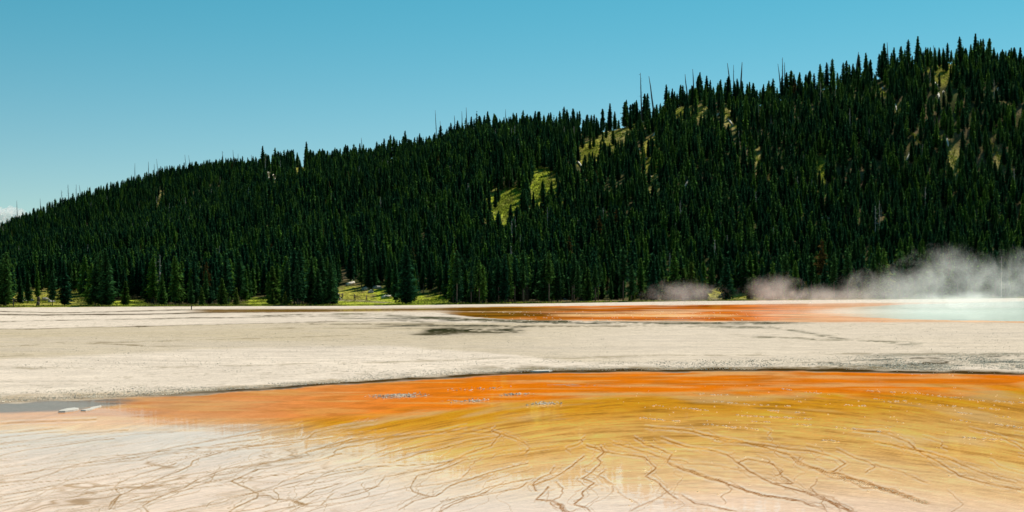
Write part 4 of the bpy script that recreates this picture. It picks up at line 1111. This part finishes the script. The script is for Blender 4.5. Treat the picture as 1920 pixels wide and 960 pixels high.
def person(px, py, ht, face, stride, top, legs, lab, pack=False):
    p = hill_pt(px, py); s = ht/1.75
    e = empty("person", p, lab, "person", "hikers on the footpath"); e.rotation_euler = (0, 0, face); e.scale = (s, s, s)
    st = stride
    body = [(0,0,.95),(0,0,1.15),(0,-.01,1.38),(0,0,1.50),(0,-.02,1.60),(0,-.03,1.72),
            (.10,0,.92),(.11,-st*.5,.50),(.11,-st+.03,.08),(.11,-st-.12,.03),
            (-.10,0,.92),(-.11,st*.35,.50),(-.11,st+.02,.08),(-.11,st-.13,.03),
            (.20,0,1.42),(.25,st*.3,1.14),(.24,st*.45-.10,.90),(.24,st*.45-.14,.82),
            (-.20,0,1.42),(-.26,-st*.3,1.14),(-.25,-st*.45-.10,.92),(-.25,-st*.45-.15,.84)]
    ed = [(0,1),(1,2),(2,3),(3,4),(4,5),(0,6),(6,7),(7,8),(8,9),(0,10),(10,11),(11,12),(12,13),(2,14),(14,15),(15,16),(16,17),(2,18),(18,19),(19,20),(20,21)]
    rd = [(.14,.10),(.13,.10),(.15,.11),(.055,.055),(.085,.095),(.075,.085),.095,.06,.042,.035,.095,.06,.042,.035,.055,.042,.032,.028,.055,.042,.032,.028]
    skinned(body, ed, rd, M_skin, "body", e)
    skinned([(0,0,.98),(0,0,1.15),(0,-.01,1.39),(.20,0,1.43),(.24,st*.2,1.24),(-.20,0,1.43),(-.25,-st*.2,1.24)], [(0,1),(1,2),(2,3),(3,4),(2,5),(5,6)], [(.165,.125),(.155,.12),(.17,.13),.07,.062,.07,.062], top, "shirt", e)
    skinned([(0,0,.96),(.10,0,.90),(.11,-st*.5,.50),(.11,-st+.03,.14),(-.10,0,.90),(-.11,st*.35,.50),(-.11,st+.02,.14)], [(0,1),(1,2),(2,3),(0,4),(4,5),(5,6)], [(.155,.12),.112,.08,.062,.112,.08,.062], legs, "trousers", e)
    skinned([(0,.01,1.66),(0,0,1.75)], [(0,1)], [(.09,.10),(.085,.095)], M_hair, "hair", e)
    if pack: skinned([(0,.17,1.12),(0,.18,1.40)], [(0,1)], [(.15,.10),(.14,.09)], M_dark, "backpack", e)
person(665, 564.4, 1.78, math.radians(20), .05, M_dark, M_dark, "hiker in all dark clothes standing on the footpath, elbows out", True)
person(687, 565.8, 1.72, math.radians(75), .22, M_dark, M_tan, "hiker in dark top and tan trousers walking on the path's right end")
person(642, 562.8, 1.70, math.radians(200), .10, M_dark, M_blue, "distant hiker in dark clothes at the path's left end, right of another")
person(636, 562.4, 1.60, math.radians(160), .06, M_blue, M_dark, "leftmost distant hiker, partly behind rocks by the path")

# ------------------------------------------------------------------ cloud
def cloud():
    import bmesh
    bm = bmesh.new(); r = random.Random(3); D = 6000
    for (a_, b2, s_) in [(-30,408,14),(-15,401,14),(-5,406,15),(5,400,12),(14,396,10),(24,394,9),(33,396,8),(42,396,6),(48,400,5),(30,404,12),(15,408,13),(40,404,8),(0,415,14),(25,414,12),(50,404,4)]:
        for k in range(5):
            c = Vector(((a_+r.uniform(-5, 5)-CX)/F*D, D+r.uniform(-30, 30), H+(HY-b2+r.uniform(-3, 3))/F*D))
            bmesh.ops.create_icosphere(bm, subdivisions=2, radius=s_*r.uniform(.5, .85)/F*D, matrix=Matrix.Translation(c))
    for v in bm.verts: v.co += Vector((r.uniform(-1.5, 1.5), r.uniform(-1.5, 1.5), r.uniform(-1.5, 1.5)))
    me = bpy.data.meshes.new("cloud"); bm.to_mesh(me); bm.free()
    m, nt, out = new_mat("cloud_white")
    d = N(nt, "ShaderNodeVolumePrincipled"); d.inputs['Color'].default_value = (1, 1, 1, 1); d.inputs['Density'].default_value = .035; d.inputs['Anisotropy'].default_value = .6
    nt.links.new(d.outputs[0], out.inputs['Volume'])
    me.materials.append(m); me.polygons.foreach_set('use_smooth', [True]*len(me.polygons))
    tag(link("cloud", me), "small white cumulus cloud peeking over the hill at far left", "cloud")
cloud()

# ------------------------------------------------------------------ steam over the hot spring
def steam_mat(name, dens, seed, scale=.16, thr=.47):
    m, nt, out = new_mat(name); L = nt.links.new
    tc = N(nt, "ShaderNodeTexCoord"); geo = N(nt, "ShaderNodeNewGeometry")
    ln = N(nt, "ShaderNodeVectorMath", operation='LENGTH'); L(tc.outputs['Object'], ln.inputs[0])
    fo = N(nt, "ShaderNodeMapRange", interpolation_type='SMOOTHSTEP'); fo.inputs[1].default_value = .98; fo.inputs[2].default_value = .15; L(ln.outputs['Value'], fo.inputs[0])
    ad = N(nt, "ShaderNodeVectorMath", operation='ADD'); ad.inputs[1].default_value = (seed*13.7, 0, seed*5.1); L(geo.outputs['Position'], ad.inputs[0])
    no = N(nt, "ShaderNodeTexNoise"); no.inputs['Scale'].default_value = scale; no.inputs['Detail'].default_value = 6; no.inputs['Roughness'].default_value = .62; no.inputs['Distortion'].default_value = 1.6; L(ad.outputs[0], no.inputs['Vector'])
    er = N(nt, "ShaderNodeMath", operation='MULTIPLY_ADD'); L(fo.outputs[0], er.inputs[0]); er.inputs[1].default_value = .62
    n2_ = N(nt, "ShaderNodeMath", operation='MULTIPLY'); n2_.inputs[1].default_value = 2.2; L(no.outputs[0], n2_.inputs[0]); L(n2_.outputs[0], er.inputs[2])
    th_ = N(nt, "ShaderNodeMapRange"); th_.inputs[1].default_value = thr+.95; th_.inputs[2].default_value = thr+1.5; L(er.outputs[0], th_.inputs[0])
    f3 = N(nt, "ShaderNodeMapRange"); f3.inputs[1].default_value = 0; f3.inputs[2].default_value = .25; L(fo.outputs[0], f3.inputs[0])
    mu = N(nt, "ShaderNodeMath", operation='MULTIPLY'); L(f3.outputs[0], mu.inputs[0]); L(th_.outputs[0], mu.inputs[1])
    m3 = N(nt, "ShaderNodeMath", operation='MULTIPLY'); L(mu.outputs[0], m3.inputs[0]); m3.inputs[1].default_value = dens
    pv = N(nt, "ShaderNodeVolumePrincipled"); pv.inputs['Color'].default_value = (1.0, .982, .945, 1); pv.inputs['Anisotropy'].default_value = .38
    L(m3.outputs[0], pv.inputs['Density']); L(pv.outputs[0], out.inputs['Volume'])
    return m
PUFFS = [ # px, py centre, depth Y, radii px (x, y), depth radius m, density
 (1285,552,215,100,34,14,.06,"thin leftmost steam wisp over the orange pool"),(1450,546,215,75,46,12,.07,"compact steam puff between the wisps"),(1510,556,215,90,30,12,.06,"small low wisp right of the compact puff"),
 (1585,558,215,100,30,12,.06,"low steam puff in front of the yellowing pine"),(1680,548,190,140,60,18,.055,"broad steam puff at the left of the big cloud"),(1800,572,185,180,32,20,.09,"densest white steam bank over the turquoise water"),
 (1790,525,200,130,86,16,.045,"steam billow rising above the dense bank"),(1915,535,190,140,90,20,.04,"blue-tinted steam at the right edge of the photo"),(1640,588,150,330,16,18,.05,"ground-hugging steam film over the water")]
import bmesh
bm = bmesh.new(); bmesh.ops.create_icosphere(bm, subdivisions=3, radius=1.0); me0 = bpy.data.meshes.new("steam"); bm.to_mesh(me0); bm.free()
for i, (a_, b2, Y_, rx_, ry_, rd_, dn_, lab) in enumerate(PUFFS):
    me = me0.copy(); me.materials.append(steam_mat("steam", dn_, i, .20 if ry_ < 100 else .08, .36 if i in (5, 8) else .43))
    o = link("steam", me); o.location = ((a_-CX)/F*Y_, Y_, H+(HY-b2)/F*Y_); o.scale = (rx_/F*Y_*1.15, rd_, ry_/F*Y_*1.15)
    tag(o, lab, "steam", kind='stuff')
